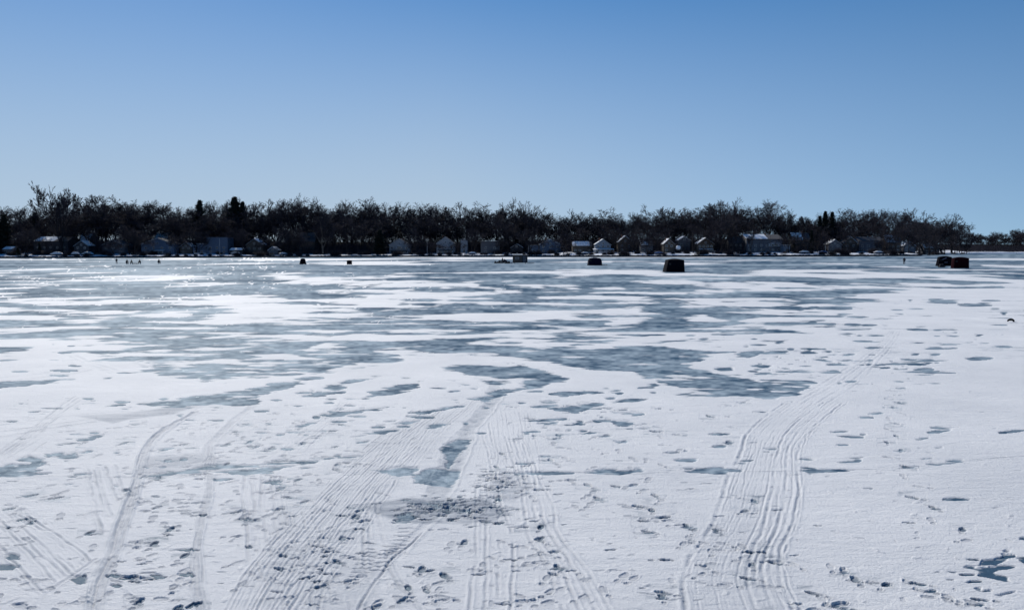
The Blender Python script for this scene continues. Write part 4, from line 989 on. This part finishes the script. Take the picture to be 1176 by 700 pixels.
    for s_ in ('l', 'r'):
        a, f = Vector(J['a'+s_]), Vector(J['f'+s_]); skin('boot', [tuple(a+Vector((0, 0, .12))), tuple(a-Vector((0, 0, .02))), tuple(f+Vector((0, 0, .02)))], [(0, 1), (1, 2)], [.06, .065, .05], MAT['rubber'], root)
    hd = Vector(J['hd'])
    skin('hat', [tuple(hd+Vector((0, .01, .05))), tuple(hd+Vector((0, .01, .12))), tuple(hd+Vector((0, .01, .16)))], [(0, 1), (1, 2)], [.105, .095, .05], MAT[hat], root)
    fb = MB()
    fb.box((hd.x-.012, hd.y-.125, hd.z-.02), (hd.x+.012, hd.y-.09, hd.z+.02), taper=.6)
    for s_ in (-1, 1): fb.box((hd.x+s_*.035-.012, hd.y-.098, hd.z+.014), (hd.x+s_*.035+.012, hd.y-.088, hd.z+.026))
    fb.box((hd.x-.025, hd.y-.096, hd.z-.05), (hd.x+.025, hd.y-.086, hd.z-.042)); fb.build('face', MAT['skin'], root)
    if pose != 'stand':
        b = MB().tube([(0, 0, 0), (0, 0, .34)], [.125, .145], 16); bk = empty('bucket', (x-math.sin(rz)*.06*h, y+math.cos(rz)*.06*h, .012), rz)
        b.build('pail', MAT['bucket'], bk); MB().tube([(-.15, 0, .30), (-.14, .06, .2), (0, .16, .16), (.14, .06, .2), (.15, 0, .30)], .006, 5).build('handle', MAT['metal'], bk)
        MB().tube([(0, 0, .341), (0, 0, .365)], [.155, .155], 16).build('lid', MAT['bucket'], bk)
        BUCKETS.append((bk, label))
    return root
BUCKETS = []
person(134, 303, 'person standing alone, left end of the group fishing near the far shore', 'stand', R(20), h=.95)
person(145.6, 303.3, 'person hunched on a bucket, left one of the pair sitting side by side', 'sit', R(70), h=1.12)
person(151.6, 303.3, 'person sitting low, right one of the pair sitting side by side', 'sit', R(-60), 'coat_brown', h=1.08)
person(161, 303.2, 'person on a bucket between the seated pair and the lone sitter to the right', 'sit', R(-80), h=1.1)
person(182.2, 302.8, 'lone person sitting at the right end of the fishing group', 'sit', R(75), h=1.15)
person(1038.3, 303.6, 'fisherman in dark clothes standing alone left of the black and red shelters', 'stand', R(-25), arm=.05, h=.98)
pp_ = person(577, 301.6, 'person standing behind the loaded sleds left of the ice shanty', 'stand', R(60), h=.9)
for bk, lb in BUCKETS: tag(bk, 'pail under the '+lb.split(',')[0].replace('person', 'figure')[:60]+(' on the left' if 'left one' in lb else ' on the right' if 'right one' in lb else ''), 'bucket', 'buckets used as seats on the ice')

def hub(px0, px1, ybase, ytop, mat, label, tl=.84, tr=.97, rnd_=.0, bulge=.10, rz=0.0, cat='ice shelter', dep=None, window_=True, lean=0.0):
    """pop-up ice shelter: taut fabric walls bowed at their hubs, domed roof, poles, door"""
    pc = (px0+px1)/2; x, y = stand(pc, ybase); sc = F/y; W = (px1-px0)/sc; Hh = (ybase-ytop)/sc
    dp = dep or W*.95; root = empty('ice_shelter', (x, y+dp*.5, 0.0), rz); tag(root, label, cat, 'pop-up shelters on the ice')
    n, mlev = 9, 9
    V, Fc = [], []
    def wallpt(side, u, h):      # u -1..1 along side, h 0..1
        l = -1+(1-tl)*2*h*.5*2*.5; r_ = 1-(1-tr)*2*h*.5*2*.5
        xl = -W/2+W*(1-tl)*h; xr = W/2-W*(1-tr)*h; yd = dp/2*(1-.14*h)
        bow = bulge*(1-u*u)*math.sin(math.pi*min(h*1.02, 1))
        rr_ = rnd_*max(0, (h-.6)/.4)**2
        xl += rr_*W; xr -= rr_*W
        t_ = (u+1)/2
        if side == 0: return (xl+(xr-xl)*t_, -yd-bow)
        if side == 1: return (xr+bow, -yd+2*yd*t_)
        if side == 2: return (xr-(xr-xl)*t_, yd+bow)
        return (xl-bow, yd-2*yd*t_)
    for k in range(mlev+1):
        h = k/mlev
        for s_ in range(4):
            for q in range(n-1):
                a = wallpt(s_, -1+2*q/(n-1), h); V.append((a[0], a[1], h*Hh*.90))
    ring = 4*(n-1)
    for k in range(mlev):
        for q in range(ring): Fc.append((k*ring+q, k*ring+(q+1) % ring, (k+1)*ring+(q+1) % ring, (k+1)*ring+q))
    b = MB(); b.v = V; b.f = Fc; b.build('wall', MAT[mat], root, True)
    top = V[mlev*ring:]; cx_ = sum(p[0] for p in top)/ring; cy_ = sum(p[1] for p in top)/ring
    V2, F2 = [], []
    for k in range(5):
        f = k/5
        for p in top: V2.append((p[0]+(cx_-p[0])*f, p[1]+(cy_-p[1])*f, Hh*.90+.004+Hh*.10*math.sin(f*math.pi/2)))
    V2.append((cx_, cy_, Hh))
    for k in range(4):
        for q in range(ring): F2.append((k*ring+q, k*ring+(q+1) % ring, (k+1)*ring+(q+1) % ring, (k+1)*ring+q))
    for q in range(ring): F2.append((4*ring+q, 4*ring+(q+1) % ring, 5*ring))
    b = MB(); b.v = V2; b.f = F2; b.build('roof', MAT[mat], root, True)
    # corner poles and brace ribs
    for s_ in range(4):
        pts = []
        for k in range(6):
            h = k/5; a = wallpt(s_, -1, h); pts.append((a[0]*1.012, a[1]*1.012, h*Hh*.90+.01))
        MB().tube(pts, .014, 6).build('pole', MAT['rubber'], root)
    # skirt lying on the ice
    b = MB(); i0 = 0; sv = []
    for q in range(ring): sv.append((V[q][0], V[q][1], .05))
    for q in range(ring): sv.append((V[q][0]*1.08, V[q][1]*1.08, .02+.012*random.random()))
    b.v = sv; b.f = [(q, (q+1) % ring, ring+(q+1) % ring, ring+q) for q in range(ring)]; b.build('skirt', MAT[mat], root)
    # door zip panel and windows on the near wall
    a = wallpt(0, -.35, .1); c = wallpt(0, .35, .1)
    b = MB(); pr = []
    for k in range(6):
        h = .06+.75*k/5; p = wallpt(0, -.1, h); q = wallpt(0, .55, h); pr += [(p[0], p[1]-.03, h*Hh*.9), (q[0], q[1]-.03, h*Hh*.9)]
    b.v = pr; b.f = [(2*k, 2*k+1, 2*k+3, 2*k+2) for k in range(5)]; d = b.build('door', MAT[mat], root)
    sol = d.modifiers.new('s', 'SOLIDIFY'); sol.thickness = .015
    if window_:
        for u in (-.72,):
            p = wallpt(0, u-.14, .62); q = wallpt(0, u+.14, .62); b = MB()
            b.box((min(p[0], q[0]), p[1]-.05, .60*Hh*.9), (max(p[0], q[0]), p[1]-.03, .76*Hh*.9))
            b.build('window', MAT['rubber'], root)
    return root, W, Hh, dp, wallpt
hub(765, 786.3, 312.3, 297.0, 'black', 'large black pop-up shelter nearest of all, leaning in at its left side', .86, .97, bulge=.08)
hub(676, 691.5, 304.7, 295.6, 'navy', 'dark navy shelter with rounded top between the shanty and the large black one', .95, .95, .10, bulge=.06)
hub(1095.6, 1112.8, 308.0, 295.0, 'red', 'dark red square shelter, right one of the pair standing together', .96, .99, bulge=.07, dep=1.1)
r_, W_, H_, dp_, wp = hub(1077.3, 1093.6, 305.3, 294.0, 'black', 'black shelter with a grey slanting stripe, left one of the pair standing together', .88, .96, bulge=.05, dep=1.0)
def strip(root, wp, Hh, a, b_, w_):
    m_ = MB(); v = []
    for k in range(5):
        f = k/4; u = a[0]+(b_[0]-a[0])*f; h = a[1]+(b_[1]-a[1])*f
        for dh in (-w_, w_): p = wp(0, u, h+dh); v.append((p[0], p[1]-.06, (h+dh)*Hh*.9))
    m_.v = v; m_.f = [(2*k, 2*k+1, 2*k+3, 2*k+2) for k in range(4)]; o = m_.build('stripe', MAT['greyflap'], root); s = o.modifiers.new('s', 'SOLIDIFY'); s.thickness = .02
strip(r_, wp, H_, (-.55, .72), (.1, .92), .045); strip(r_, wp, H_, (-.2, .40), (.3, .42), .03)
hub(343.9, 350.2, 303.3, 296.6, 'black', 'small dark tapered shelter out on the sparkling ice left of centre', .80, .82, .03, bulge=.03, window_=False)
hub(398.4, 403.2, 303.6, 298.6, 'black', 'smallest dark shelter, boxy, between the tapered one and the shanty', 1.04, 1.04, bulge=.03, window_=False)

def sled(px, py, w_, label, load=True, rz=0.0, mat='rubber', grp='sleds on the ice'):
    x, y = stand(px, py); root = empty('sled', (x, y, .012), rz); tag(root, label, 'sled', grp)
    b = MB(); pr = [(-w_/2, .10), (-w_/2+.12, .02), (w_/2-.2, .02), (w_/2, .22), (w_/2-.03, .25), (w_/2-.22, .06), (-w_/2+.14, .06), (-w_/2+.02, .14)]
    b.prism(pr, -.34, .34); b.prism([(-w_/2, .14), (w_/2-.05, .20), (w_/2-.02, .25), (-w_/2, .30)], -.37, -.345); b.prism([(-w_/2, .14), (w_/2-.05, .20), (w_/2-.02, .25), (-w_/2, .30)], .345, .37)
    b.build('tub', MAT[mat], root)
    MB().tube([(w_/2-.02, -.2, .22), (w_/2+.35, 0, .12), (w_/2+.75, 0, .06)], .012, 5).build('tow_rope', MAT['rubber'], root)
    if load:
        g = MB(); 
        for k in range(5):
            xx = -w_/2+.25+(w_-.7)*k/4; hh = random.uniform(.25, .65); g.box((xx-.17, -.26, .07), (xx+.17, .26, .07+hh), rz=random.uniform(-.2, .2), taper=.8)
        g.build('packed_gear', MAT['coat_dark'], root)
    return root
sled(571.5, 302.3, 1.9, 'sled heaped with dark gear, left one beside the ice shanty', True, R(10))
sled(583.2, 302.5, 1.9, 'sled heaped with dark gear, right against the ice shanty', True, R(-8))
sled(155, 303.2, 1.4, 'low dark sled lying between the seated people', False, R(5))
sled(1081.5, 307.0, 1.2, 'low dark sled in front of the black shelter with the grey stripe', True, R(0))
sled(693.8, 304.9, 1.5, 'flat sled at the right foot of the dark navy shelter', False, R(0))
# a snowmobile among the gear
def snowmobile(px, py, label, rz):
    x, y = stand(px, py); root = empty('snowmobile', (x, y, .012), rz); tag(root, label, 'snowmobile')
    MB().prism([(-1.4, .12), (-1.1, .02), (.1, .02), (.35, .30), (.1, .42), (-1.2, .36)], -.19, .19).build('track', MAT['rubber'], root)
    MB().prism([(-1.35, .44), (.1, .44), (.45, .30), (1.1, .42), (1.25, .62), (.7, .92), (.25, .95), (.05, .68), (-1.35, .60)], -.28, .28).build('body', MAT['navy'], root)
    MB().prism([(-1.3, .605), (.0, .685), (.02, .80), (-.5, .76), (-1.3, .84)], -.2, .2).build('seat', MAT['rubber'], root)
    MB().prism([(.35, .96), (.62, .93), (.30, 1.28), (.24, 1.26)], -.24, .24).build('windshield', MAT['glass'], root)
    MB().tube([(.12, -.36, 1.08), (.2, -.1, 1.0), (.2, .1, 1.0), (.12, .36, 1.08)], .018, 6).build('handlebar', MAT['rubber'], root)
    for s_ in (-1, 1):
        MB().prism([(.3, .03), (1.3, .03), (1.5, .16), (1.46, .19), (1.25, .07), (.3, .07)], s_*.48-.07, s_*.48+.07).build('ski', MAT['rubber'], root)
        MB().tube([(.8, s_*.28, .45), (.85, s_*.47, .08)], .03, 6).build('strut', MAT['metal'], root)
snowmobile(577.8, 302.2, 'dark snowmobile parked between the two heaped sleds', R(12))
# white pail
x, y = stand(587.4, 302.6); bk = empty('bucket', (x, y, .012)); tag(bk, 'white pail standing between the gear and the shanty', 'bucket', 'buckets on the ice')
MB().tube([(0, 0, 0), (0, 0, .42)], [.19, .22], 16).build('pail', MAT['tarp'], bk); MB().tube([(-.22, 0, .4), (0, -.1, .58), (.22, 0, .4)], .008, 5).build('handle', MAT['metal'], bk)
# the shanty
def shanty():
    px0, px1, yb, yt = 588.8, 605.8, 302.7, 292.3; x, y = stand((px0+px1)/2, yb); W = (px1-px0)*y/F; Hh = (yb-yt)*y/F; dp = 2.2
    root = empty('ice_shanty', (x, y+dp/2, .02), 0); tag(root, 'boxy wooden ice shanty with a snowy flat roof and a grey door side', 'ice shanty')
    MB().box((-W/2, -dp/2, .22), (W/2, dp/2, Hh-.16)).build('wall', MAT['wall_brown'], root)
    rf = MB().prismx([(-dp/2-.18, Hh-.158), (dp/2+.18, Hh-.10), (dp/2+.18, Hh-.02), (-dp/2-.18, Hh-.08)], -W/2-.15, W/2+.15).build('roof', MAT['shingle'], root)
    MB().prismx([(-dp/2-.1, Hh-.075), (dp/2+.1, Hh-.018), (dp/2+.1, Hh+.10), (-dp/2-.1, Hh+.02)], -W/2-.1, W*.18).build('roof_snow', MAT['snow'], rf)
    MB().box((W*.12, -dp/2-.03, .24), (W/2-.02, -dp/2-.004, Hh-.2)).build('side_panel', MAT['wall_dark'], root)
    d = MB().box((W*.2, -dp/2-.07, .3), (W*.2+.72, -dp/2-.034, 2.05)).build('door', MAT['wall_grey'], root); MB().box((W*.2+.6, -dp/2-.11, 1.1), (W*.2+.66, -dp/2-.072, 1.25)).build('handle', MAT['metal'], d)
    w_ = MB().box((-W*.32, -dp/2-.05, 1.15), (-W*.08, -dp/2-.004, 1.75)).build('window', MAT['trim'], root); MB().box((-W*.32+.06, -dp/2-.062, 1.21), (-W*.08-.06, -dp/2-.052, 1.69)).build('pane', MAT['glass'], w_)
    for s_ in (-1, 1): MB().prismx([(-dp/2-.3, .10), (-dp/2-.1, .0), (dp/2+.1, .0), (dp/2+.3, .1), (dp/2+.1, .21), (-dp/2-.1, .21)], s_*W*.36-.07, s_*W*.36+.07).build('runner', MAT['wood'], root)
    MB().box((W/2+.003, -.35, .12), (W/2+1.9, .35, .24)).build('step_platform', MAT['wood'], root)
    MB().tube([(-W*.2, .4, Hh-.1), (-W*.2, .4, Hh+.55)], .06, 8).build('stove_pipe', MAT['metal'], root)
shanty()
# dark lump of slush and weed on the snow, far right
x, y = stand(1161, 369.6); b = MB(); v = []
pts = [(-.15, 0, .03), (-.10, .02, .075), (-.02, .0, .095), (.06, -.01, .09), (.11, 0, .055), (.13, .01, .0)]
b.tube(pts, [.028, .045, .05, .05, .045, .04], 9); o = b.build('frozen_debris', MAT['black'], None, True); o.location = (x, y, .015)
dm = o.modifiers.new('d', 'DISPLACE'); tx = bpy.data.textures.new('lump', 'CLOUDS'); tx.noise_scale = .06; dm.texture = tx; dm.strength = .03
tag(o, 'small arched dark lump lying alone on the snow at the right edge', 'frozen debris')

# ------------------------------------------------------------------ clutter on the far bank
def on_bank(px, toff):
    D = 500.0
    for _ in range(4): D = float(shore(bearing(px, D)))+toff
    X = bearing(px, D); return X, D, float(land(np.array([X]), np.array([D]))[0])
def covered_boat(px, toff, L_, label, mat='tarp', rz=0.0, hh=1.9):
    X, Y, z = on_bank(px, toff); root = empty('covered_boat', (X, Y, z), rz); tag(root, label, 'boat', 'covered boats laid up on the bank')
    MB().prism([(-L_/2, .55), (-L_/2+.3, .35), (L_/2-1.4, .3), (L_/2, .95), (L_/2-.1, 1.05), (-L_/2, 1.0)], -1.0, 1.0).build('hull', MAT['navy'] if mat == 'tarp' else MAT['wood'], root)
    MB().prism([(-L_/2-.08, 1.01), (L_/2, 1.06), (L_/4, hh*.9), (-L_/8, hh), (-L_/2, 1.3)], -.85, .85).build('cover', MAT[mat], root)
    for s_ in (-1, 1): MB().tube([(s_*.2, -1.1, .22), (s_*.2, -.95, .22)], .28, 12).build('wheel', MAT['rubber'], root)
    MB().box((-L_/2+.4, -.7, .14), (L_/2+.9, .7, .29)).build('trailer_frame', MAT['metal'], root)
for px, to, L_, lb, mt_, rz, hh in [(67, 7, 8, 'boat under a white winter cover left of the elm, nearest the seawall', 'tarp', R(5), 2.6),(88, 9, 7, 'boat under a white cover, middle one of the three by the elm', 'tarp', R(-25), 2.6),
      (102, 7, 8.5, 'longest white-covered boat, right of the elm', 'tarp', R(-12), 2.8),(272, 8, 6.5, 'white-covered boat in front of the low dark boathouse', 'tarp', R(4), 2.4),
      (326, 8, 5.5, 'covered boat on the bank right of the tiny grey cabin', 'tarp', R(30), 2.1),(543, 8, 5.5, 'white-covered boat between the tall boathouse and the flat-roofed grey house', 'tarp', R(5), 2.2),
      (612, 8, 6, 'blue-covered boat right of the ice shanty', 'bluetarp', R(0), 2.0),(672, 9, 5.5, 'white-covered boat below the long snowy-roofed house', 'tarp', R(8), 2.0),(757, 6, 6, 'dark hull with a blue cover behind the black pop-up shelter', 'bluetarp', R(0), 1.9),
      (923, 8, 6, 'white-covered boat below the dark green house', 'tarp', R(-6), 2.1),(945, 9, 5.5, 'blue-covered boat left of the grey pointed cottage', 'bluetarp', R(0), 2.1),(1008, 9, 6, 'white-covered boat below the wide two-storey house', 'tarp', R(6), 2.1)]:
    covered_boat(px, to, L_, lb, mt_, rz, hh)
def dock_stack(px, toff, n, label, rz=0.0):
    X, Y, z = on_bank(px, toff); root = empty('stacked_docks', (X, Y, z), rz); tag(root, label, 'dock sections', 'dock sections stacked on the bank')
    for k in range(n):
        b = MB(); zz = .12+k*.26; dx = random.uniform(-.3, .3)
        for q in range(9): b.box((-1.5+dx+q*.335, -1.2, zz), (-1.5+dx+q*.335+.30, 1.2, zz+.05))
        b.box((-1.5+dx, -1.2, zz-.09), (1.5+dx, -1.1, zz-.002)); b.box((-1.5+dx, 1.1, zz-.09), (1.5+dx, 1.2, zz-.002)); b.build('dock_section', MAT['wood'], root)
    for s_ in (-1, 1): MB().tube([(s_*1.3, -.9, .0), (s_*1.3, -.9, n*.26+1.0)], .04, 6).build('leg', MAT['metal'], root)
for px, to, n, lb in [(24, 3, 4, 'stack of dock sections left of the covered boats, by the elm'),(156, 3, 4, 'stack of dock sections below the gap left of the blue-grey gabled house'),(192, 3, 5, 'stack of dock sections in front of the blue-grey gabled house'),(256, 3, 5, 'stack of dock sections below the two-storey blue house'),
      (313, 3.5, 6, 'dock sections piled before the tiny grey cabin'),(497, 3, 4, 'stack of dock sections left of the steep-gabled white house'),(536, 3, 6, 'dock sections below the narrow white boathouse'),(566, 3, 4, 'stack of dock sections behind the heaped sleds'),(649, 3, 4, 'stack of dock sections below the blue gabled house'),
      (715, 3, 5, 'dock sections below the bright snow-covered roof peak'),(800, 2.5, 6, 'dark dock sections right of the black pop-up shelter'),(846, 3, 4, 'dock sections below the dark house among trees'),(899, 3, 5, 'dock sections by the small pale blue boathouse'),(957, 3, 4, 'dock sections below the pointed grey cottage'),(1070, 3, 4, 'dock sections left of the paired shelters')]:
    dock_stack(px, to, n, lb, random.uniform(-.2, .2))
# white propane tank on end, flagpoles, utility poles
X, Y, z = on_bank(778.5, 20); root = empty('white_tank', (X, Y, z)); tag(root, 'round white tank on a stand between the tan cottage and the tall grey house', 'tank')
MB().tube([(0, -1.3, 3.2), (0, -1.2, 3.2), (0, -1.0, 3.2), (0, 1.0, 3.2), (0, 1.2, 3.2), (0, 1.3, 3.2)], [.5, 1.0, 1.35, 1.35, 1.0, .5], 20).build('drum', MAT['snow'], root, True)
for s_ in (-1, 1):
    for q in (-1, 1): MB().tube([(s_*.9, q*.8, 0), (s_*.6, q*.8, 2.2)], .08, 6).build('leg', MAT['metal'], root)
def pole(px, toff, hh, label, mat, kind):
    X, Y, z = on_bank(px, toff); root = empty(kind, (X, Y, z)); tag(root, label, kind.replace('_', ' '), kind.replace('_', ' ')+'s along the shore')
    MB().tube([(0, 0, -.3), (0, 0, hh)], [.13, .08], 8).build('shaft', MAT[mat], root)
    if kind == 'utility_pole':
        MB().box((-1.1, -.16, hh-.9), (1.1, -.085, hh-.75)).build('crossarm', MAT['wood'], root)
        for q in (-.9, .9): MB().tube([(q, -.12, hh-.749), (q, -.12, hh-.55)], .05, 6).build('insulator', MAT['glass'], root)
    else:
        MB().tube([(0, 0, hh), (0, 0, hh+.2)], [.12, .05], 8).build('finial', MAT['metal'], root)
pole(491, 10, 10, 'white flagpole left of the steep-gabled white house', 'trim', 'flagpole'); pole(253.5, 8, 11, 'pale flagpole in front of the two-storey blue house', 'metal', 'flagpole'); pole(947, 16, 9, 'white flagpole left of the pointed grey cottage', 'trim', 'flagpole')
pole(141, 50, 12, 'utility pole behind the pale grey cottage', 'wood', 'utility_pole'); pole(521, 40, 12, 'utility pole behind the steep-gabled white house', 'wood', 'utility_pole'); pole(794.5, 14, 13, 'utility pole right of the tall grey house', 'wood', 'utility_pole'); pole(884, 16, 13, 'utility pole before the long grey roof of the largest house', 'wood', 'utility_pole')
# garden fences
def fence(px, toff, L_, label, mat):
    X, Y, z = on_bank(px, toff); root = empty('garden_fence', (X, Y, z)); tag(root, label, 'fence', 'garden fences on the bank')
    b = MB(); n = int(L_/.22)
    for k in range(n): b.box((-L_/2+k*.22, -.02, .1), (-L_/2+k*.22+.13, .02, 1.15+.03*(k % 2)))
    b.build('pickets', MAT[mat], root); c = MB(); c.box((-L_/2, .022, .35), (L_/2, .06, .43)); c.box((-L_/2, .022, .85), (L_/2, .06, .93)); c.build('rails', MAT[mat], root)
    for k in range(5): MB().box((-L_/2+k*L_/4-.06, .063, -.2), (-L_/2+k*L_/4+.06, .18, 1.3)).build('post', MAT['wood'], root)
for px, to, L_, lb, mt_ in [(112, 16, 9, 'dark fence right of the white-covered boats', 'wood'),(231, 14, 8, 'pale fence between the small tan house and the blue house', 'trim'),(335, 18, 10, 'pale railings left of the tall grey-roofed house', 'trim'),(481, 16, 9, 'dark fence right of the white dormered house', 'wood'),(595, 16, 10, 'dark fence behind the ice shanty', 'wood'),(696, 16, 10, 'white fence beside the pale blue gabled house', 'trim'),(827, 16, 10, 'dark fence between the glazed gable house and the dark house', 'wood'),(1024, 16, 12, 'dark fence below the brown house', 'wood')]:
    fence(px, to, L_, lb, mt_)
# shrubs: leafless clumps on the bank
def shrub_mesh(seed):
    r = np.random.default_rng(seed); V, Fq = [], []
    for k in range(420):
        az = r.uniform(0, 6.283); el = r.uniform(.35, 1.5); d = np.array([math.cos(az)*math.cos(el), math.sin(az)*math.cos(el), math.sin(el)])
        p = r.normal(0, .25, 3)*[1, 1, 0]; l_ = r.uniform(.5, 1.3)
        q = p+d*l_*.6; e = q+(d+r.normal(0, .35, 3))*l_*.5
        for a, b_, w0, w1 in ((p, q, .03, .022), (q, e, .022, .012)):
            i = len(V)
            for c, w_ in ((a, w0), (b_, w1)):
                for t_ in (0, 2.1, 4.2): V.append(c+np.array([math.cos(t_), math.sin(t_), .2*math.cos(t_)])*w_)
            for t_ in range(3): Fq.append((i+t_, i+(t_+1) % 3, i+3+(t_+1) % 3, i+3+t_))
    return mesh_np('shrub', V, Fq)
SB = [shrub_mesh(k) for k in (1, 2, 3)]
for s in SB: s.materials.append(MAT['twig'])
SHR = []
spx = list(np.arange(-8, 1112, 10.0))
for px in spx:
    px = px+random.uniform(-4, 4); to = random.choice([3.5, 6, 10, 14, 20]); X, Y, z = on_bank(px, to)
    o = bpy.data.objects.new('shrub', SB[random.randrange(3)]); col.objects.link(o); o.location = (X, Y, z-.05); s = random.uniform(.9, 2.8); o.scale = (s*1.5, s*1.5, s); o.rotation_euler.z = random.uniform(0, 6.28)
    SHR.append((px, to, s, o))
# ------------------------------------------------------------------ labels for trees and shrubs, from the house they stand by
SHORT = {}
for pc, D, root, lab, W in HOUSES: SHORT[root.name] = (pc, lab)
ORD = ['leftmost', 'second from left', 'third from left', 'fourth from left', 'fifth from left', 'sixth from left', 'seventh from left', 'eighth from left', 'ninth from left', 'tenth from left', 'eleventh from left', 'twelfth from left', 'thirteenth from left', 'fourteenth from left', 'fifteenth from left']
SN = ['the small low grey house','the long dark house','the bright-roofed set-back house','the dark cottage by the elm','the pale grey cottage','the brown set-back house','the wide blue-grey gabled house','the small tan house','the two-storey blue house','the low dark boathouse','the tan gabled house','the tiny grey cabin','the tall grey-roofed house','the white dormered house','the steep-gabled white house','the narrow white boathouse','the flat-roofed grey house','the dark cottage behind the shanty','the blue gabled house','the long snowy-roofed house','the pale blue porch house','the snowy-peaked house','the low white-trimmed grey house','the tan steep-roofed cottage','the tall grey house','the glazed gable house','the dark house among trees','the largest shore house','the small pale blue boathouse','the dark green house','the pointed grey cottage','the bright-cornered roof house','the wide two-storey house','the half-hidden brown house','the low grey cottage','the last low dark house']
def nearest(px): 
    k = min(range(len(HOUSES)), key=lambda q: abs(HOUSES[q][0]-px)); return k
groups = {}
for t_ in TREES:
    px, top, root, kind, mesh, D, Ht, pale = t_
    if root.name.startswith('elm'): tag(root, 'tallest bare tree of all, a vase-shaped elm near the left edge', 'tree'); continue
    rowk = 'far' if D > 900 else ('front' if D-float(shore(bearing(px, D))) < 36 else ('mid' if top > np.interp(px, tpx, tpy)+5 else 'sky'))
    key = (rowk, kind, 0 if rowk == 'far' else nearest(px)); groups.setdefault(key, []).append(t_)
for (rowk, kind, hk), ts_ in groups.items():
    ts_.sort(key=lambda q: q[0])
    for n, t_ in enumerate(ts_):
        px, top, root, knd, mesh, D, Ht, pale = t_
        o_ = ORD[n] if n < len(ORD) else 'number %d from left' % (n+1)
        ty = 'pine' if kind == 'pine' else 'bare tree'
        if len(ts_) == 1: o_ = 'lone'
        pos = {'far': 'on the distant shore at the right edge', 'front': 'in the yard by '+SN[hk], 'mid': 'of the lower crowns behind '+SN[hk], 'sky': 'of the skyline crowns over '+SN[hk]}[rowk]
        if o_ == 'lone': txt = {'front': 'lone dark %s ' % ty, 'mid': 'only lower dark %s ' % ty, 'sky': 'single tall dark %s ' % ty, 'far': 'lone %s ' % ty}[rowk]+pos.replace('of the lower crowns ', '').replace('of the skyline crowns ', 'on the skyline ')
        elif rowk in ('mid', 'sky'): txt = 'dark %s, %s %s' % (ty, o_, pos)
        else: txt = '%s %s %s' % (o_, ty, pos)
        txt = txt.replace('dark bare tree, ', 'dark tree, ').replace('lower dark bare tree behind', 'lower bare tree behind')
        if pale: txt = 'bare tree with a paler trunk '+pos+(', '+o_ if o_ != 'lone' else '')
        txt = ' '.join(txt.split()[:16])
        tag(root, txt, 'tree', {'far': 'trees on the distant shore', 'front': 'trees in the yards', 'mid': 'lower trees behind the houses', 'sky': 'trees on the skyline'}[rowk] if kind == 'bare' else 'pines among the bare trees')
gs = {}
for s_ in SHR: gs.setdefault(nearest(s_[0]), []).append(s_)
for hk, L2 in gs.items():
    L2.sort(key=lambda q: q[0])
    for n, (px, to, s, o) in enumerate(L2):
        o_ = ORD[n] if len(L2) > 1 else 'only'
        tag(o, '%s leafless shrub on the bank before %s' % (o_, SN[hk]), 'shrub', 'leafless shrubs on the bank')
# ------------------------------------------------------------------ light and sky
SUN_EL, SUN_AZ = 36.0, -25.0      # azimuth from straight ahead, negative to the left
w = bpy.data.worlds.new('World'); scene.world = w; w.use_nodes = True
wt = w.node_tree; sky = wt.nodes.new('ShaderNodeTexSky'); sky.sky_type = 'NISHITA'; sky.sun_disc = False
sky.sun_elevation = R(SUN_EL); sky.sun_rotation = R(SUN_AZ); sky.altitude = 250; sky.air_density = 1.0; sky.dust_density = .04; sky.ozone_density = 2.2
wc = wt.nodes.new('ShaderNodeTexCoord'); wm = wt.nodes.new('ShaderNodeMapping'); wm.inputs['Scale'].default_value = (1, 1, 1.05); wm.inputs['Location'].default_value = (0, 0, .13)
wt.links.new(wc.outputs['Generated'], wm.inputs['Vector']); wt.links.new(wm.outputs[0], sky.inputs['Vector'])
hs = wt.nodes.new('ShaderNodeHueSaturation'); hs.inputs['Saturation'].default_value = 1.42; hs.inputs['Value'].default_value = 1.14
wt.links.new(sky.outputs[0], hs.inputs['Color']); sx = wt.nodes.new('ShaderNodeSeparateXYZ'); wt.links.new(wc.outputs['Generated'], sx.inputs[0])
hr = wt.nodes.new('ShaderNodeMapRange'); hr.interpolation_type = 'SMOOTHSTEP'; wt.links.new(sx.outputs['Z'], hr.inputs[0])
hr.inputs[1].default_value = .46; hr.inputs[2].default_value = -.05; hr.inputs[3].default_value = 0; hr.inputs[4].default_value = .85
hm = wt.nodes.new('ShaderNodeMix'); hm.data_type = 'RGBA'; hm.inputs['B'].default_value = (5.7, 6.8, 7.85, 1)
hx = wt.nodes.new('ShaderNodeMapRange'); wt.links.new(sx.outputs['X'], hx.inputs[0]); hx.inputs[1].default_value = -.1; hx.inputs[2].default_value = .6; hx.inputs[3].default_value = 1.08; hx.inputs[4].default_value = .46
hz = wt.nodes.new('ShaderNodeMath'); hz.operation = 'MULTIPLY'; wt.links.new(hr.outputs[0], hz.inputs[0]); wt.links.new(hx.outputs[0], hz.inputs[1]); wt.links.new(hz.outputs[0], hm.inputs['Factor']); wt.links.new(hs.outputs[0], hm.inputs['A']); wt.links.new(hm.outputs['Result'], wt.nodes['Background'].inputs[0]); wt.nodes['Background'].inputs[1].default_value = .085
sd = bpy.data.lights.new('sun', 'SUN'); sd.energy = 4.15; sd.angle = R(.5); sd.color = (1, .955, .87)
so = bpy.data.objects.new('sun', sd); col.objects.link(so)
dv = Vector((math.sin(R(SUN_AZ))*math.cos(R(SUN_EL)), math.cos(R(SUN_AZ))*math.cos(R(SUN_EL)), math.sin(R(SUN_EL))))
so.rotation_euler = dv.to_track_quat('Z', 'Y').to_euler(); so.location = (0, 0, 50)
scene.view_settings.view_transform = 'Standard'; scene.view_settings.look = 'None'; scene.view_settings.exposure = 0; scene.view_settings.gamma = 1
